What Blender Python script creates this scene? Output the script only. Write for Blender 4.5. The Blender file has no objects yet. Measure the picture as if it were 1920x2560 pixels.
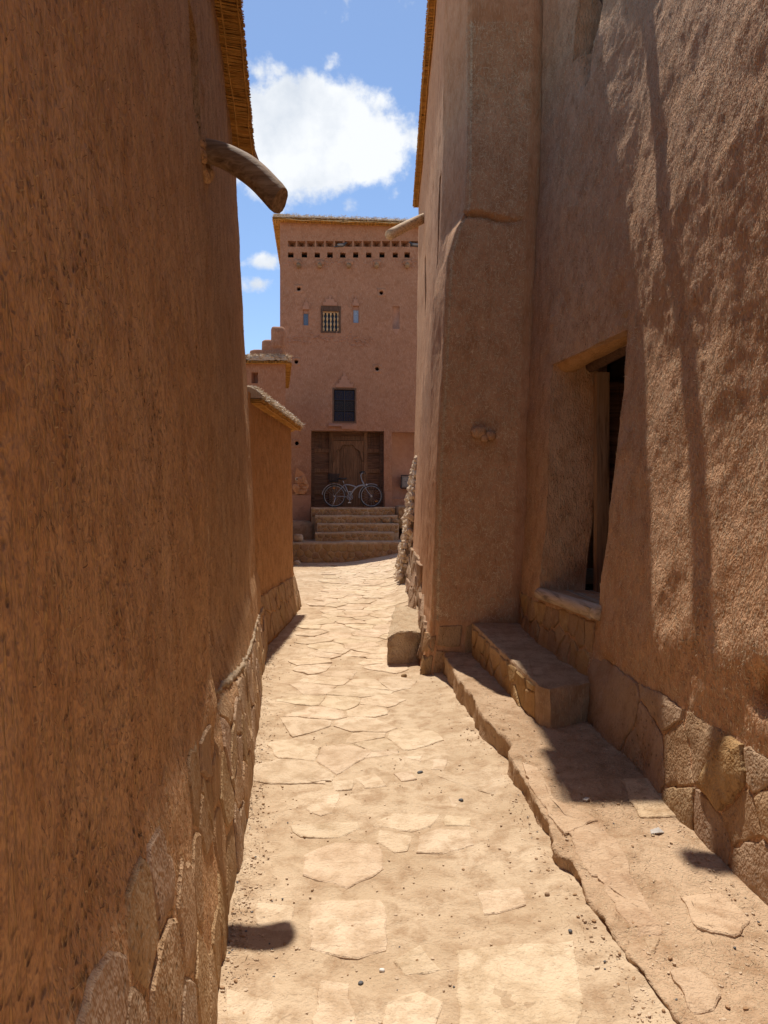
import bpy, math, random
import numpy as np
from mathutils import Vector, Matrix

random.seed(7)
rng = np.random.default_rng(11)
R = math.radians
C = bpy.context.scene.collection
sc = bpy.context.scene

# ------------------------------------------------------------------ camera
F = 1775.0                      # focal length in photograph pixels (1920 x 2560)
CX, CY, EYE = 960.0, 1280.0, 1.6
cam_d = bpy.data.cameras.new('camera')
cam = bpy.data.objects.new('camera', cam_d); C.objects.link(cam)
cam.location = (0, 0, EYE); cam.rotation_euler = (R(90), 0, 0)
cam_d.sensor_fit = 'VERTICAL'; cam_d.sensor_height = 36; cam_d.sensor_width = 27
cam_d.lens = F / 2560 * 36
cam_d.clip_start = 0.05; cam_d.clip_end = 5000
sc.camera = cam

# ------------------------------------------------------------------ light
SX, SY = -0.060, 0.375            # sun direction: metres towards -x and +y per metre of height
sv = Vector((SX, SY, 1)).normalized()
sun_el = math.asin(sv.z)
sun_az = math.atan2(sv.x, sv.y)
sd = bpy.data.lights.new('sun', 'SUN'); sd.energy = 4.5; sd.angle = R(0.53); sd.color = (1, 0.945, 0.86)
so = bpy.data.objects.new('sun', sd); C.objects.link(so)
so.rotation_euler = sv.to_track_quat('Z', 'Y').to_euler(); so.location = (0, 0, 30)

w = bpy.data.worlds.new('World'); sc.world = w; w.use_nodes = True
nt = w.node_tree; nt.nodes.clear()
def N(t, ty, **k):
    n = t.nodes.new(ty)
    for a, b in k.items():
        setattr(n, a, b)
    return n
def setin(n, **k):
    for a, b in k.items():
        n.inputs[a.replace('_', ' ')].default_value = b
wo = N(nt, 'ShaderNodeOutputWorld'); bg = N(nt, 'ShaderNodeBackground')
bg.inputs['Strength'].default_value = 0.1
sky = N(nt, 'ShaderNodeTexSky', sky_type='NISHITA'); sky.sun_disc = False
sky.sun_elevation = sun_el; sky.sun_rotation = sun_az; sky.altitude = 1200; sky.air_density = 1.0; sky.dust_density = 0.6; sky.ozone_density = 1.6
L = nt.links.new
tc = N(nt, 'ShaderNodeTexCoord')
def wmath(op, a, b=None, c=None):
    n = N(nt, 'ShaderNodeMath', operation=op)
    for i, q in enumerate((a, b, c)):
        if q is None: continue
        if isinstance(q, (int, float)): n.inputs[i].default_value = q
        else: L(q, n.inputs[i])
    return n.outputs[0]
sep = N(nt, 'ShaderNodeSeparateXYZ'); L(tc.outputs['Generated'], sep.inputs[0])
def wnoise(scale, det=8, rough=0.6, off=(0, 0, 0), sc3=(1, 1, 1)):
    mp = N(nt, 'ShaderNodeMapping'); L(tc.outputs['Generated'], mp.inputs[0])
    mp.inputs['Location'].default_value = off; mp.inputs['Scale'].default_value = sc3
    n = N(nt, 'ShaderNodeTexNoise'); L(mp.outputs[0], n.inputs['Vector'])
    setin(n, Scale=scale, Detail=det, Roughness=rough)
    return n.outputs['Fac']
def pix_dir(px, py):
    return Vector(((px - CX) / F, 1, (CY - py) / F)).normalized()
nbig = wnoise(6.0, 5, 0.6); nfine = wnoise(20.0, 7, 0.62, (3, 1, 2))
nz = wmath('ADD', wmath('MULTIPLY', wmath('SUBTRACT', nbig, 0.5), .85), wmath('MULTIPLY', wmath('SUBTRACT', nfine, 0.5), 1.2))
total = None
# clouds: direction, angular half sizes, density
CL = [((800, 345), .112, .080, 1.35), ((700, 355), .11, .075, 1.25), ((915, 365), .085, .070, 1.2), ((645, 655), .035, .012, .42), ((638, 708), .030, .012, .40),
      ((648, 172), .040, .022, .42), ((690, 170), .020, .014, .44), ((825, 162), .016, .012, .40), ((872, 508), .024, .018, .42), ((965, 500), .03, .012, .25),
      ((1500, -300), .3, .12, 1.0), ((-700, 200), .35, .12, 1.0), ((2900, 500), .4, .12, 1.0), ((200, 900), .25, .05, .8), ((1900, 900), .3, .05, .8)]
for (pp, sx_, sz_, dn) in CL:
    d = pix_dir(*pp)
    right = Vector((d.y, -d.x, 0)).normalized(); up = right.cross(d)
    def dotn(v):
        n = N(nt, 'ShaderNodeVectorMath', operation='DOT_PRODUCT'); L(tc.outputs['Generated'], n.inputs[0]); n.inputs[1].default_value = v
        return n.outputs['Value']
    a = wmath('DIVIDE', dotn(right), sx_); b = wmath('DIVIDE', dotn(up), sz_)
    fr = wmath('GREATER_THAN', dotn(d), 0.0)
    q = wmath('ADD', wmath('MULTIPLY', a, a), wmath('MULTIPLY', b, b))
    e = wmath('SUBTRACT', 1.0, wmath('POWER', q, 0.7))
    m = wmath('MULTIPLY', wmath('MAXIMUM', e, -1.0), dn)
    m = wmath('ADD', wmath('MULTIPLY', m, fr), wmath('MULTIPLY', wmath('SUBTRACT', 1.0, fr), -2.0))
    total = m if total is None else wmath('MAXIMUM', total, m)
mask = wmath('ADD', wmath('MULTIPLY', total, 0.75), nz)
mr = N(nt, 'ShaderNodeMapRange', interpolation_type='SMOOTHSTEP'); L(mask, mr.inputs[0]); mr.inputs[1].default_value = 0.10; mr.inputs[2].default_value = 0.42
mr.inputs[3].default_value = 0; mr.inputs[4].default_value = 0.97
cr = N(nt, 'ShaderNodeValToRGB'); L(wnoise(9, 6, .55, (0, 0, .03)), cr.inputs[0])
cr.color_ramp.elements[0].position = .38; cr.color_ramp.elements[0].color = (5.8, 6.3, 7.0, 1)
cr.color_ramp.elements[1].position = .58; cr.color_ramp.elements[1].color = (8.2, 8.4, 8.6, 1)
skm = N(nt, 'ShaderNodeMix', data_type='RGBA', blend_type='MULTIPLY'); skm.inputs[0].default_value = 1
L(sky.outputs[0], skm.inputs[6]); skm.inputs[7].default_value = (1.38, 1.42, 1.44, 1)
mx = N(nt, 'ShaderNodeMix', data_type='RGBA'); L(mr.outputs[0], mx.inputs[0]); L(skm.outputs[2], mx.inputs[6]); L(cr.outputs[0], mx.inputs[7])
L(mx.outputs[2], bg.inputs['Color']); L(bg.outputs[0], wo.inputs['Surface'])

sc.view_settings.view_transform = 'Standard'
try: sc.view_settings.look = 'None'
except Exception: pass
sc.view_settings.exposure = 0.27; sc.view_settings.gamma = 1.0
sc.view_settings.use_curve_mapping = False
sc.cycles.max_bounces = 7; sc.cycles.diffuse_bounces = 6

# ------------------------------------------------------------------ numeric helpers
def vnoise(P, seed=0):
    P = np.asarray(P, float)
    i = np.floor(P).astype(np.int64); f = P - i
    f = f * f * f * (f * (f * 6 - 15) + 10)
    def h(dx, dy, dz):
        n = (i[..., 0] + dx) * 73856093 ^ (i[..., 1] + dy) * 19349663 ^ (i[..., 2] + dz) * 83492791 ^ (seed * 2654435761)
        n &= 0xffffffff
        n = ((n ^ (n >> 15)) * 2246822519) & 0xffffffff
        n = ((n ^ (n >> 13)) * 3266489917) & 0xffffffff
        n ^= n >> 16
        return n / 4294967295.0 * 2 - 1
    fx, fy, fz = f[..., 0], f[..., 1], f[..., 2]
    def lx(dy, dz): return h(0, dy, dz) * (1 - fx) + h(1, dy, dz) * fx
    def ly(dz): return lx(0, dz) * (1 - fy) + lx(1, dz) * fy
    return ly(0) * (1 - fz) + ly(1) * fz
def fbm(P, scale, octv=4, seed=0, gain=0.5):
    P = np.asarray(P, float); t = 0; a = 1; s = 0
    for k in range(octv):
        t = t + a * vnoise(P * scale * 2.03 ** k + 17.3 * k, seed + k); s += a; a *= gain
    return t / s
def ss(a, b, x):
    t = np.clip((np.asarray(x, float) - a) / (b - a), 0, 1); return t * t * (3 - 2 * t)
def ip(x, tab):
    return np.interp(x, [t[0] for t in tab], [t[1] for t in tab])
def ray(px, py, Y):
    return ((px - CX) / F * Y, Y, EYE + (CY - py) / F * Y)
def gpt(px, py, z=0.0):
    Y = (EYE - z) * F / (py - CY); return ((px - CX) / F * Y, Y)

def tag(o, label=None, cat=None, group=None, kind=None):
    if label: o['label'] = label
    if cat: o['category'] = cat
    if group: o['group'] = group
    if kind: o['kind'] = kind
    return o
def empty(name, loc=(0, 0, 0), rz=0):
    o = bpy.data.objects.new(name, None); C.objects.link(o); o.location = loc; o.rotation_euler = (0, 0, rz); o.empty_display_size = .1
    return o
def mesh_obj(name, V, Fc, mat, parent=None, smooth=False):
    me = bpy.data.meshes.new(name)
    if isinstance(Fc, np.ndarray):
        V = np.asarray(V, np.float32); nf, k = Fc.shape
        me.vertices.add(len(V)); me.vertices.foreach_set('co', V.ravel())
        me.loops.add(nf * k); me.loops.foreach_set('vertex_index', Fc.astype(np.int32).ravel())
        me.polygons.add(nf); me.polygons.foreach_set('loop_start', np.arange(0, nf * k, k, dtype=np.int32))
        me.update(calc_edges=True)
    else:
        me.from_pydata([tuple(v) for v in V], [], Fc)
    me.validate()
    me.polygons.foreach_set('use_smooth', [bool(smooth)] * len(me.polygons))
    me.materials.append(mat)
    if smooth and smooth is not True: me.set_sharp_from_angle(angle=R(smooth))
    o = bpy.data.objects.new(name, me); C.objects.link(o)
    if parent: o.parent = parent
    return o

class MB:
    """collects shapes into one mesh"""
    def __init__(s): s.v = []; s.f = []
    def add(s, V, Fc):
        b = len(s.v); s.v += [tuple(map(float, q)) for q in V]; s.f += [tuple(int(i) + b for i in f) for f in Fc]; return s
    def box(s, a, b, j=0.0):
        V = [(x, y, z) for x in (a[0], b[0]) for y in (a[1], b[1]) for z in (a[2], b[2])]
        if j: V = [tuple(c + random.uniform(-j, j) for c in q) for q in V]
        return s.add(V, [(0, 1, 3, 2), (4, 6, 7, 5), (0, 4, 5, 1), (2, 3, 7, 6), (0, 2, 6, 4), (1, 5, 7, 3)])
    def tube(s, pts, r, n=8, caps=True, flat=1.0):
        pts = [Vector(p) for p in pts]; rs = r if isinstance(r, (list, tuple)) else [r] * len(pts)
        V = []; prev = None
        for i, p in enumerate(pts):
            t = (pts[min(i + 1, len(pts) - 1)] - pts[max(i - 1, 0)]).normalized()
            if prev is None:
                u = t.orthogonal().normalized()
                if abs(t.z) < .9: u = t.cross(Vector((0, 0, 1))).normalized()
            else:
                u = (prev - t * prev.dot(t)).normalized()
            prev = u; v = t.cross(u)
            for k in range(n):
                a = 2 * math.pi * k / n
                V.append(p + (u * math.cos(a) + v * math.sin(a) * flat) * rs[i])
        m = len(pts); Fc = []
        for i in range(m - 1):
            for k in range(n):
                Fc.append((i * n + k, i * n + (k + 1) % n, (i + 1) * n + (k + 1) % n, (i + 1) * n + k))
        if caps: Fc += [tuple(range(n))[::-1], tuple((m - 1) * n + k for k in range(n))]
        return s.add(V, Fc)
    def torus(s, c, Rr, r, n=40, m=8, ax='y', a0=0, a1=2 * math.pi):
        full = abs(a1 - a0 - 2 * math.pi) < 1e-6; cnt = n if full else n + 1
        V = []
        for i in range(cnt):
            a = a0 + (a1 - a0) * i / n
            for k in range(m):
                b = 2 * math.pi * k / m; q = Rr + r * math.cos(b)
                V.append((c[0] + q * math.cos(a), c[1] + r * math.sin(b), c[2] + q * math.sin(a)))
        Fc = []
        for i in range(cnt if full else cnt - 1):
            for k in range(m):
                j = (i + 1) % cnt
                Fc.append((i * m + k, i * m + (k + 1) % m, j * m + (k + 1) % m, j * m + k))
        return s.add(V, Fc)
    def prism(s, poly, y0, y1):
        """poly in (x,z), extruded along y"""
        n = len(poly)
        V = [(x, y0, z) for x, z in poly] + [(x, y1, z) for x, z in poly]
        return s.add(V, [tuple(range(n)), tuple(range(2 * n - 1, n - 1, -1))] + [(i, i + n, (i + 1) % n + n, (i + 1) % n) for i in range(n)])
    def build(s, name, mat, parent=None, smooth=False):
        return mesh_obj(name, s.v, s.f, mat, parent, smooth)

def rough_log(p0, p1, r0, r1, n=12, seg=14, bend=0.02, seed=0, amp=.09, cap=False):
    p0 = Vector(p0); p1 = Vector(p1); t = (p1 - p0).normalized(); u = t.cross(Vector((0, 0, 1))).normalized(); v = u.cross(t)
    V = []; rr = random.Random(seed)
    for i in range(seg + 1):
        f = i / seg; c = p0.lerp(p1, f) + v * bend * math.sin(f * math.pi) * 1.6
        r = r0 + (r1 - r0) * f
        if cap and f > .97: r *= .93
        for k in range(n):
            a = 2 * math.pi * k / n
            q = 1 + amp * float(vnoise(np.array([math.cos(a) * 1.6, math.sin(a) * 1.6, f * 3.0]) + seed * 7, seed)) + amp * .5 * math.sin(3 * a + seed)
            if k in (3, 7): q -= .05
            V.append(c + (u * math.cos(a) + v * math.sin(a)) * r * q)
    Fc = []
    for i in range(seg):
        for k in range(n):
            Fc.append((i * n + k, i * n + (k + 1) % n, (i + 1) * n + (k + 1) % n, (i + 1) * n + k))
    Fc += [tuple(range(n))[::-1], tuple(seg * n + k for k in range(n))]
    return V, Fc

def rock(seed, sx, sy, sz, sub=2, amp=.28, flat=0.0):
    """irregular stone, centred"""
    import bmesh
    bm = bmesh.new(); bmesh.ops.create_icosphere(bm, subdivisions=sub, radius=1)
    P = np.array([v.co[:] for v in bm.verts]); Fc = [[v.index for v in f.verts] for f in bm.faces]; bm.free()
    P = np.sign(P) * np.abs(P) ** .72
    d = 1 + amp * fbm(P + seed * 3.1, .9, 3, seed)
    P = P * d[:, None] * np.array([sx, sy, sz])
    return P, Fc

# ------------------------------------------------------------------ materials
def mat_base(name, rough=.9):
    m = bpy.data.materials.new(name); m.use_nodes = True
    t = m.node_tree; b = t.nodes['Principled BSDF']; b.inputs['Roughness'].default_value = rough
    b.inputs['Specular IOR Level'].default_value = .25
    return m, t, b
def plain(name, col, rough=.6, metal=0, spec=.4):
    m, t, b = mat_base(name, rough); b.inputs['Metallic'].default_value = metal; b.inputs['Specular IOR Level'].default_value = spec
    n = N(t, 'ShaderNodeTexNoise'); setin(n, Scale=35, Detail=4)
    g = N(t, 'ShaderNodeNewGeometry'); t.links.new(g.outputs['Position'], n.inputs['Vector'])
    r = N(t, 'ShaderNodeValToRGB'); t.links.new(n.outputs['Fac'], r.inputs[0])
    r.color_ramp.elements[0].position = .3; r.color_ramp.elements[0].color = tuple(c * .75 for c in col) + (1,)
    r.color_ramp.elements[1].position = .7; r.color_ramp.elements[1].color = tuple(min(1, c * 1.15) for c in col) + (1,)
    t.links.new(r.outputs[0], b.inputs['Base Color'])
    return m

def earth(name, c1, c2, c3, straw=(.55, .38, .2), fleck=.6, pits=.6, bump=1.0, cs=1.0, ani=(1, 1, .7), scale=1.0, rnd=0.0, dist=0.009):
    """mud, stone and dirt: three tones mixed at several scales, pits, straw flecks and relief"""
    m, t, b = mat_base(name, .93); b.inputs['Specular IOR Level'].default_value = .12
    l = t.links.new
    g = N(t, 'ShaderNodeNewGeometry')
    def mp(sc3, rot=(0, 0, 0)):
        q = N(t, 'ShaderNodeMapping'); l(g.outputs['Position'], q.inputs[0]); q.inputs['Scale'].default_value = sc3; q.inputs['Rotation'].default_value = rot
        return q.outputs[0]
    def noi(vec, s, d=4, r=.55, di=0.0):
        n = N(t, 'ShaderNodeTexNoise'); l(vec, n.inputs['Vector']); setin(n, Scale=s * scale, Detail=d, Roughness=r, Distortion=di); return n.outputs['Fac']
    def ma(op, a, bb=None, cl=False):
        n = N(t, 'ShaderNodeMath', operation=op); n.use_clamp = cl
        for i, q in enumerate((a, bb)):
            if q is None: continue
            if isinstance(q, (int, float)): n.inputs[i].default_value = q
            else: l(q, n.inputs[i])
        return n.outputs[0]
    def rmp(x, a, bb):
        n = N(t, 'ShaderNodeMapRange'); l(x, n.inputs[0]); n.inputs[1].default_value = a; n.inputs[2].default_value = bb; return n.outputs[0]
    def mix(f, A, B, mode='MIX'):
        n = N(t, 'ShaderNodeMix', data_type='RGBA', blend_type=mode)
        if isinstance(f, (int, float)): n.inputs[0].default_value = f
        else: l(f, n.inputs[0])
        for i, q in ((6, A), (7, B)):
            if isinstance(q, tuple): n.inputs[i].default_value = q + (1,)
            else: l(q, n.inputs[i])
        return n.outputs[2]
    iso = mp((1, 1, 1)); an = mp(ani)
    big = noi(an, 1.7, 2, .6); mid = noi(an, 8, 4, .68, .3); fin = noi(mp((1, 1, .6)), 60, 2, .7)
    col = mix(rmp(big, .3, .7), c1, c2)
    col = mix(ma('MULTIPLY', rmp(mid, .44, .66), .85), col, c3)
    col = mix(ma('MULTIPLY', rmp(fin, .5, .3), pits * .55), col, tuple(c * .5 for c in c1))
    # pits: small dark vertical chips
    vo = N(t, 'ShaderNodeTexVoronoi'); setin(vo, Scale=52 * scale, Randomness=1.0); l(mp((1, .65, .75)), vo.inputs['Vector'])
    pit = ma('MULTIPLY', rmp(vo.outputs['Distance'], .33, .12), ma('MULTIPLY', rmp(big, .40, .6), rmp(mid, .40, .58)))
    col = mix(ma('MULTIPLY', pit, pits), col, tuple(c * .3 for c in c1))
    # straw flecks in three directions
    fl = None
    for k, rot in enumerate(((0, .5, .3), (.6, -.7, 1.1))):
        wv = noi(mp((1, 1, .12), rot), 110, 0, .5)
        q = rmp(wv, .66, .74)
        fl = q if fl is None else ma('MAXIMUM', fl, q)
    fl = ma('MULTIPLY', fl, fleck)
    col = mix(fl, col, straw)
    if rnd:
        oi = N(t, 'ShaderNodeObjectInfo')
        hsv = N(t, 'ShaderNodeHueSaturation'); l(col, hsv.inputs['Color'])
        l(ma('ADD', ma('MULTIPLY', oi.outputs['Random'], rnd), 1 - rnd / 2), hsv.inputs['Value'])
        l(ma('ADD', ma('MULTIPLY', ma('FRACT', ma('MULTIPLY', oi.outputs['Random'], 7.31)), .008), .496), hsv.inputs['Hue'])
        col = hsv.outputs[0]
    l(col, b.inputs['Base Color'])
    h = ma('ADD', ma('MULTIPLY', mid, .9), ma('MULTIPLY', fin, .55))
    h = ma('SUBTRACT', h, ma('MULTIPLY', pit, .5 * pits))
    h = ma('ADD', h, ma('MULTIPLY', fl, .35))
    bp = N(t, 'ShaderNodeBump'); l(h, bp.inputs['Height']); bp.inputs['Strength'].default_value = min(1, bump); bp.inputs['Distance'].default_value = dist * 2
    l(bp.outputs[0], b.inputs['Normal'])
    return m

def wood(name, c1, c2, axis=2, scale=1.0, bump=.5):
    m, t, b = mat_base(name, .75); l = t.links.new
    tcn = N(t, 'ShaderNodeTexCoord'); mp = N(t, 'ShaderNodeMapping'); l(tcn.outputs['Object'], mp.inputs[0])
    s = [14, 14, 14]; s[axis] = .9; mp.inputs['Scale'].default_value = tuple(q * scale for q in s)
    n = N(t, 'ShaderNodeTexNoise'); l(mp.outputs[0], n.inputs['Vector']); setin(n, Scale=2.2, Detail=8, Roughness=.65, Distortion=.6)
    r = N(t, 'ShaderNodeValToRGB'); l(n.outputs['Fac'], r.inputs[0])
    e = r.color_ramp.elements; e[0].position = .32; e[0].color = tuple(c * .4 for c in c1) + (1,); e[1].position = .68; e[1].color = c2 + (1,)
    q = e.new(.47); q.color = c1 + (1,)
    oi = N(t, 'ShaderNodeObjectInfo'); hs = N(t, 'ShaderNodeHueSaturation'); l(r.outputs[0], hs.inputs['Color'])
    mm = N(t, 'ShaderNodeMath', operation='MULTIPLY_ADD'); l(oi.outputs['Random'], mm.inputs[0]); mm.inputs[1].default_value = .35; mm.inputs[2].default_value = .83
    l(mm.outputs[0], hs.inputs['Value']); l(hs.outputs[0], b.inputs['Base Color'])
    bp = N(t, 'ShaderNodeBump'); l(n.outputs['Fac'], bp.inputs['Height']); bp.inputs['Strength'].default_value = bump; bp.inputs['Distance'].default_value = .006
    l(bp.outputs[0], b.inputs['Normal'])
    return m

def fibre(name, c1, c2, c3):
    """straw and reeds: a tone per piece picked by position"""
    m, t, b = mat_base(name, .8); l = t.links.new
    g = N(t, 'ShaderNodeNewGeometry')
    r = N(t, 'ShaderNodeValToRGB'); l(g.outputs['Random Per Island'], r.inputs[0])
    e = r.color_ramp.elements; e[0].position = 0; e[0].color = c1 + (1,); e[1].position = 1; e[1].color = c3 + (1,)
    q = e.new(.5); q.color = c2 + (1,)
    n = N(t, 'ShaderNodeTexNoise'); l(g.outputs['Position'], n.inputs['Vector']); setin(n, Scale=14, Detail=4)
    mx = N(t, 'ShaderNodeMix', data_type='RGBA', blend_type='MULTIPLY'); mx.inputs[0].default_value = .6
    l(r.outputs[0], mx.inputs[6]); l(n.outputs['Color'], mx.inputs[7])
    r2 = N(t, 'ShaderNodeMapRange'); l(n.outputs['Fac'], r2.inputs[0]); r2.inputs[1].default_value = .3; r2.inputs[2].default_value = .7; r2.inputs[3].default_value = .45; r2.inputs[4].default_value = 1.1
    l(r2.outputs[0], mx.inputs[7]); l(mx.outputs[2], b.inputs['Base Color'])
    return m

M = {}
M['mud_left'] = earth('mud_left', (.52, .295, .147), (.60, .37, .205), (.38, .195, .088), straw=(.55, .34, .15), fleck=.6, pits=1.0, bump=1, dist=.013)
M['mud_right'] = earth('mud_right', (.52, .29, .155), (.60, .365, .215), (.40, .205, .098), straw=(.60, .44, .28), fleck=.6, pits=.55, bump=1, dist=.013)
M['mud_buttress'] = earth('mud_buttress', (.51, .272, .138), (.58, .325, .18), (.40, .197, .092), straw=(.60, .44, .28), fleck=.45, pits=.35, bump=.8, dist=.006)
M['mud_low'] = earth('mud_low', (.50, .25, .10), (.58, .31, .135), (.38, .18, .066), straw=(.6, .38, .18), fleck=.4, pits=.9, bump=1, dist=.02)
M['mud_tower'] = earth('mud_tower', (.375, .187, .105), (.43, .22, .128), (.32, .152, .083), straw=(.6, .45, .34), fleck=.3, pits=.25, bump=.5, ani=(1, 1, 1))
M['mud_pink'] = earth('mud_pink', (.42, .22, .14), (.45, .245, .16), (.38, .195, .125), fleck=.1, pits=.15, bump=.6, ani=(1, 1, 1))
M['dirt'] = earth('dirt', (.44, .31, .19), (.60, .455, .305), (.35, .225, .13), straw=(.66, .52, .34), fleck=.12, pits=.12, bump=1, ani=(1, 1, 1), dist=.008)
M['ledge'] = earth('ledge', (.42, .275, .165), (.53, .37, .235), (.31, .185, .10), straw=(.62, .48, .3), fleck=.35, pits=.15, bump=1, ani=(1, 1, 1))
M['paving'] = earth('paving', (.56, .415, .27), (.67, .52, .36), (.42, .29, .175), straw=(.6, .45, .3), fleck=.05, pits=.12, bump=1, ani=(1, 1, 1), rnd=.10)
M['paving_dusty'] = earth('paving_dusty', (.50, .36, .225), (.63, .485, .33), (.39, .26, .155), fleck=.05, pits=.12, bump=1, ani=(1, 1, 1), rnd=.06)
M['boulder'] = earth('boulder', (.50, .36, .22), (.58, .44, .29), (.42, .28, .165), fleck=.03, pits=.3, bump=1, ani=(1, 1, 1), dist=.02)
M['kerb'] = earth('kerb', (.47, .325, .20), (.57, .41, .265), (.37, .235, .135), fleck=.1, pits=.12, bump=1, ani=(1, 1, 1), rnd=.10)
M['stone'] = earth('stone', (.38, .235, .12), (.44, .29, .17), (.31, .175, .08), straw=(.5, .36, .2), fleck=.1, pits=.6, bump=1, ani=(1, 1, .6), rnd=.2, dist=.013)
M['stone_grey'] = earth('stone_grey', (.37, .24, .145), (.43, .29, .19), (.31, .185, .105), fleck=.1, pits=.6, bump=1, ani=(1, 1, .6), rnd=.2, dist=.013)
M['stone_gold'] = earth('stone_gold', (.43, .26, .115), (.48, .315, .16), (.36, .20, .08), fleck=.05, pits=.5, bump=1, ani=(1, 1, .8), rnd=.22, dist=.013)
M['rubble'] = earth('rubble', (.52, .39, .26), (.6, .46, .32), (.44, .3, .18), fleck=.1, pits=.5, bump=1)
M['mortar'] = earth('mortar', (.36, .26, .17), (.42, .31, .21), (.32, .22, .13), fleck=.1, pits=.6, bump=1, ani=(1, 1, 1))
M['cap'] = earth('cap', (.52, .42, .32), (.6, .5, .39), (.45, .34, .24), straw=(.75, .65, .5), fleck=.5, pits=.5, bump=1, ani=(1, 1, 1))
M['log'] = wood('log', (.27, .16, .085), (.42, .28, .165), axis=0, scale=1.2, bump=.9)
M['log_light'] = wood('log_light', (.40, .26, .14), (.55, .4, .25), axis=0, scale=1.2, bump=.8)
M['lintel'] = wood('lintel', (.45, .23, .09), (.55, .32, .14), axis=1, scale=.9, bump=.9)
M['lintel_clay'] = earth('lintel_clay', (.46, .24, .10), (.54, .30, .13), (.38, .185, .07), straw=(.6, .4, .2), fleck=.4, pits=.5, bump=1)
M['sill'] = wood('sill', (.42, .31, .21), (.55, .43, .31), axis=1, scale=1, bump=1)
M['door'] = wood('door', (.165, .085, .043), (.26, .145, .078), axis=2, scale=1.4, bump=.6)
M['door_dark'] = wood('door_dark', (.125, .065, .038), (.2, .11, .065), axis=0, scale=1.4, bump=.6)
M['post'] = wood('post', (.30, .18, .10), (.40, .26, .155), axis=2, scale=1, bump=.7)
M['room_shade'] = plain('room_shade', (.07, .045, .032), .9)  # dark tone standing in for the unlit inner room
M['win_wood'] = wood('win_wood', (.12, .065, .04), (.2, .12, .075), axis=2, scale=2)
M['grille'] = wood('grille', (.60, .40, .20), (.72, .52, .3), axis=2, scale=2)
M['reed'] = fibre('reed', (.50, .25, .05), (.62, .34, .09), (.42, .19, .035))
M['reed_pale'] = fibre('reed_pale', (.55, .36, .14), (.66, .46, .22), (.42, .25, .09))
M['straw'] = fibre('straw', (.58, .40, .22), (.82, .66, .45), (.30, .16, .07))
M['straw_dark'] = fibre('straw_dark', (.19, .10, .055), (.62, .42, .22), (.30, .165, .085))
M['straw_pale'] = fibre('straw_pale', (.70, .60, .46), (.80, .71, .58), (.52, .40, .27))
M['chaff'] = fibre('chaff', (.30, .19, .105), (.50, .35, .2), (.16, .095, .055))
M['dark'] = plain('dark', (.012, .01, .009), .9)  # black for the sheets that imitate shade inside openings
M['metal'] = plain('metal', (.55, .57, .60), .35, .75)
M['silver'] = plain('silver', (.33, .35, .38), .4, .3)
M['rubber'] = plain('rubber', (.035, .035, .037), .7)
M['black'] = plain('black', (.015, .015, .016), .5)
M['box_grey'] = plain('box_grey', (.24, .22, .20), .6)
M['orange'] = plain('orange', (.8, .32, .05), .4)
M['blue_pane'] = plain('blue_pane', (.12, .17, .24), .25)
M['pale_pane'] = plain('pale_pane', (.30, .38, .48), .3)
M['glass_dark'] = plain('glass_dark', (.010, .012, .02), .4)
M['glass_blue'] = plain('glass_blue', (.008, .012, .045), .4)
M['iron'] = plain('iron', (.05, .035, .03), .7)
M['relief'] = earth('relief', (.55, .27, .13), (.62, .34, .18), (.48, .22, .1), fleck=.02, pits=.4, bump=1)
M['cream'] = plain('cream', (.62, .48, .34), .8)
M['feather'] = plain('feather', (.06, .065, .075), .7)
M['pebble_dark'] = plain('pebble_dark', (.10, .095, .095), .7)
M['pebble_white'] = plain('pebble_white', (.75, .70, .62), .7)
M['litter'] = plain('litter', (.46, .41, .36), .6)

# ------------------------------------------------------------------ surfaces
class Surf:
    """grid surface: fn(U, V) -> XYZ arrays, displaced along its normals"""
    def __init__(s, us, vs, fn, amp=None, seed=0, flip=False):
        s.us = np.asarray(us, float); s.vs = np.asarray(vs, float)
        U, V = np.meshgrid(s.us, s.vs, indexing='ij')
        P = np.stack(fn(U, V), -1)
        du = np.gradient(P, axis=0); dv = np.gradient(P, axis=1)
        n = np.cross(du, dv); n /= (np.linalg.norm(n, axis=-1, keepdims=True) + 1e-9)
        if flip: n = -n
        s.n = n; s.flip = flip
        if amp is not None: P = P + n * amp(P, U, V)[..., None]
        s.P = P
    def ev(s, u, v, h=0.0):
        u = np.clip(u, s.us[0], s.us[-1]); v = np.clip(v, s.vs[0], s.vs[-1])
        i = np.clip(np.searchsorted(s.us, u) - 1, 0, len(s.us) - 2); j = np.clip(np.searchsorted(s.vs, v) - 1, 0, len(s.vs) - 2)
        a = ((u - s.us[i]) / (s.us[i + 1] - s.us[i]))[..., None]; b = ((v - s.vs[j]) / (s.vs[j + 1] - s.vs[j]))[..., None]
        def q(A): return (A[i, j] * (1 - a) + A[i + 1, j] * a) * (1 - b) + (A[i, j + 1] * (1 - a) + A[i + 1, j + 1] * a) * b
        n = q(s.n); return q(s.P) + n * (np.asarray(h)[..., None] if np.ndim(h) else h), n
    def build(s, name, mat, parent=None, holes=()):
        nu, nv = len(s.us), len(s.vs)
        i, j = np.meshgrid(np.arange(nu - 1), np.arange(nv - 1), indexing='ij'); i = i.ravel(); j = j.ravel()
        uc = (s.us[i] + s.us[i + 1]) / 2; vc = (s.vs[j] + s.vs[j + 1]) / 2
        keep = np.ones(len(i), bool)
        for (a, b, c, d) in holes: keep &= ~((uc > a) & (uc < b) & (vc > c) & (vc < d))
        i = i[keep]; j = j[keep]
        q = [i * nv + j, (i + 1) * nv + j, (i + 1) * nv + j + 1, i * nv + j + 1]
        if s.flip: q = q[::-1]
        return mesh_obj(name, s.P.reshape(-1, 3), np.stack(q, 1), mat, parent, True)

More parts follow.
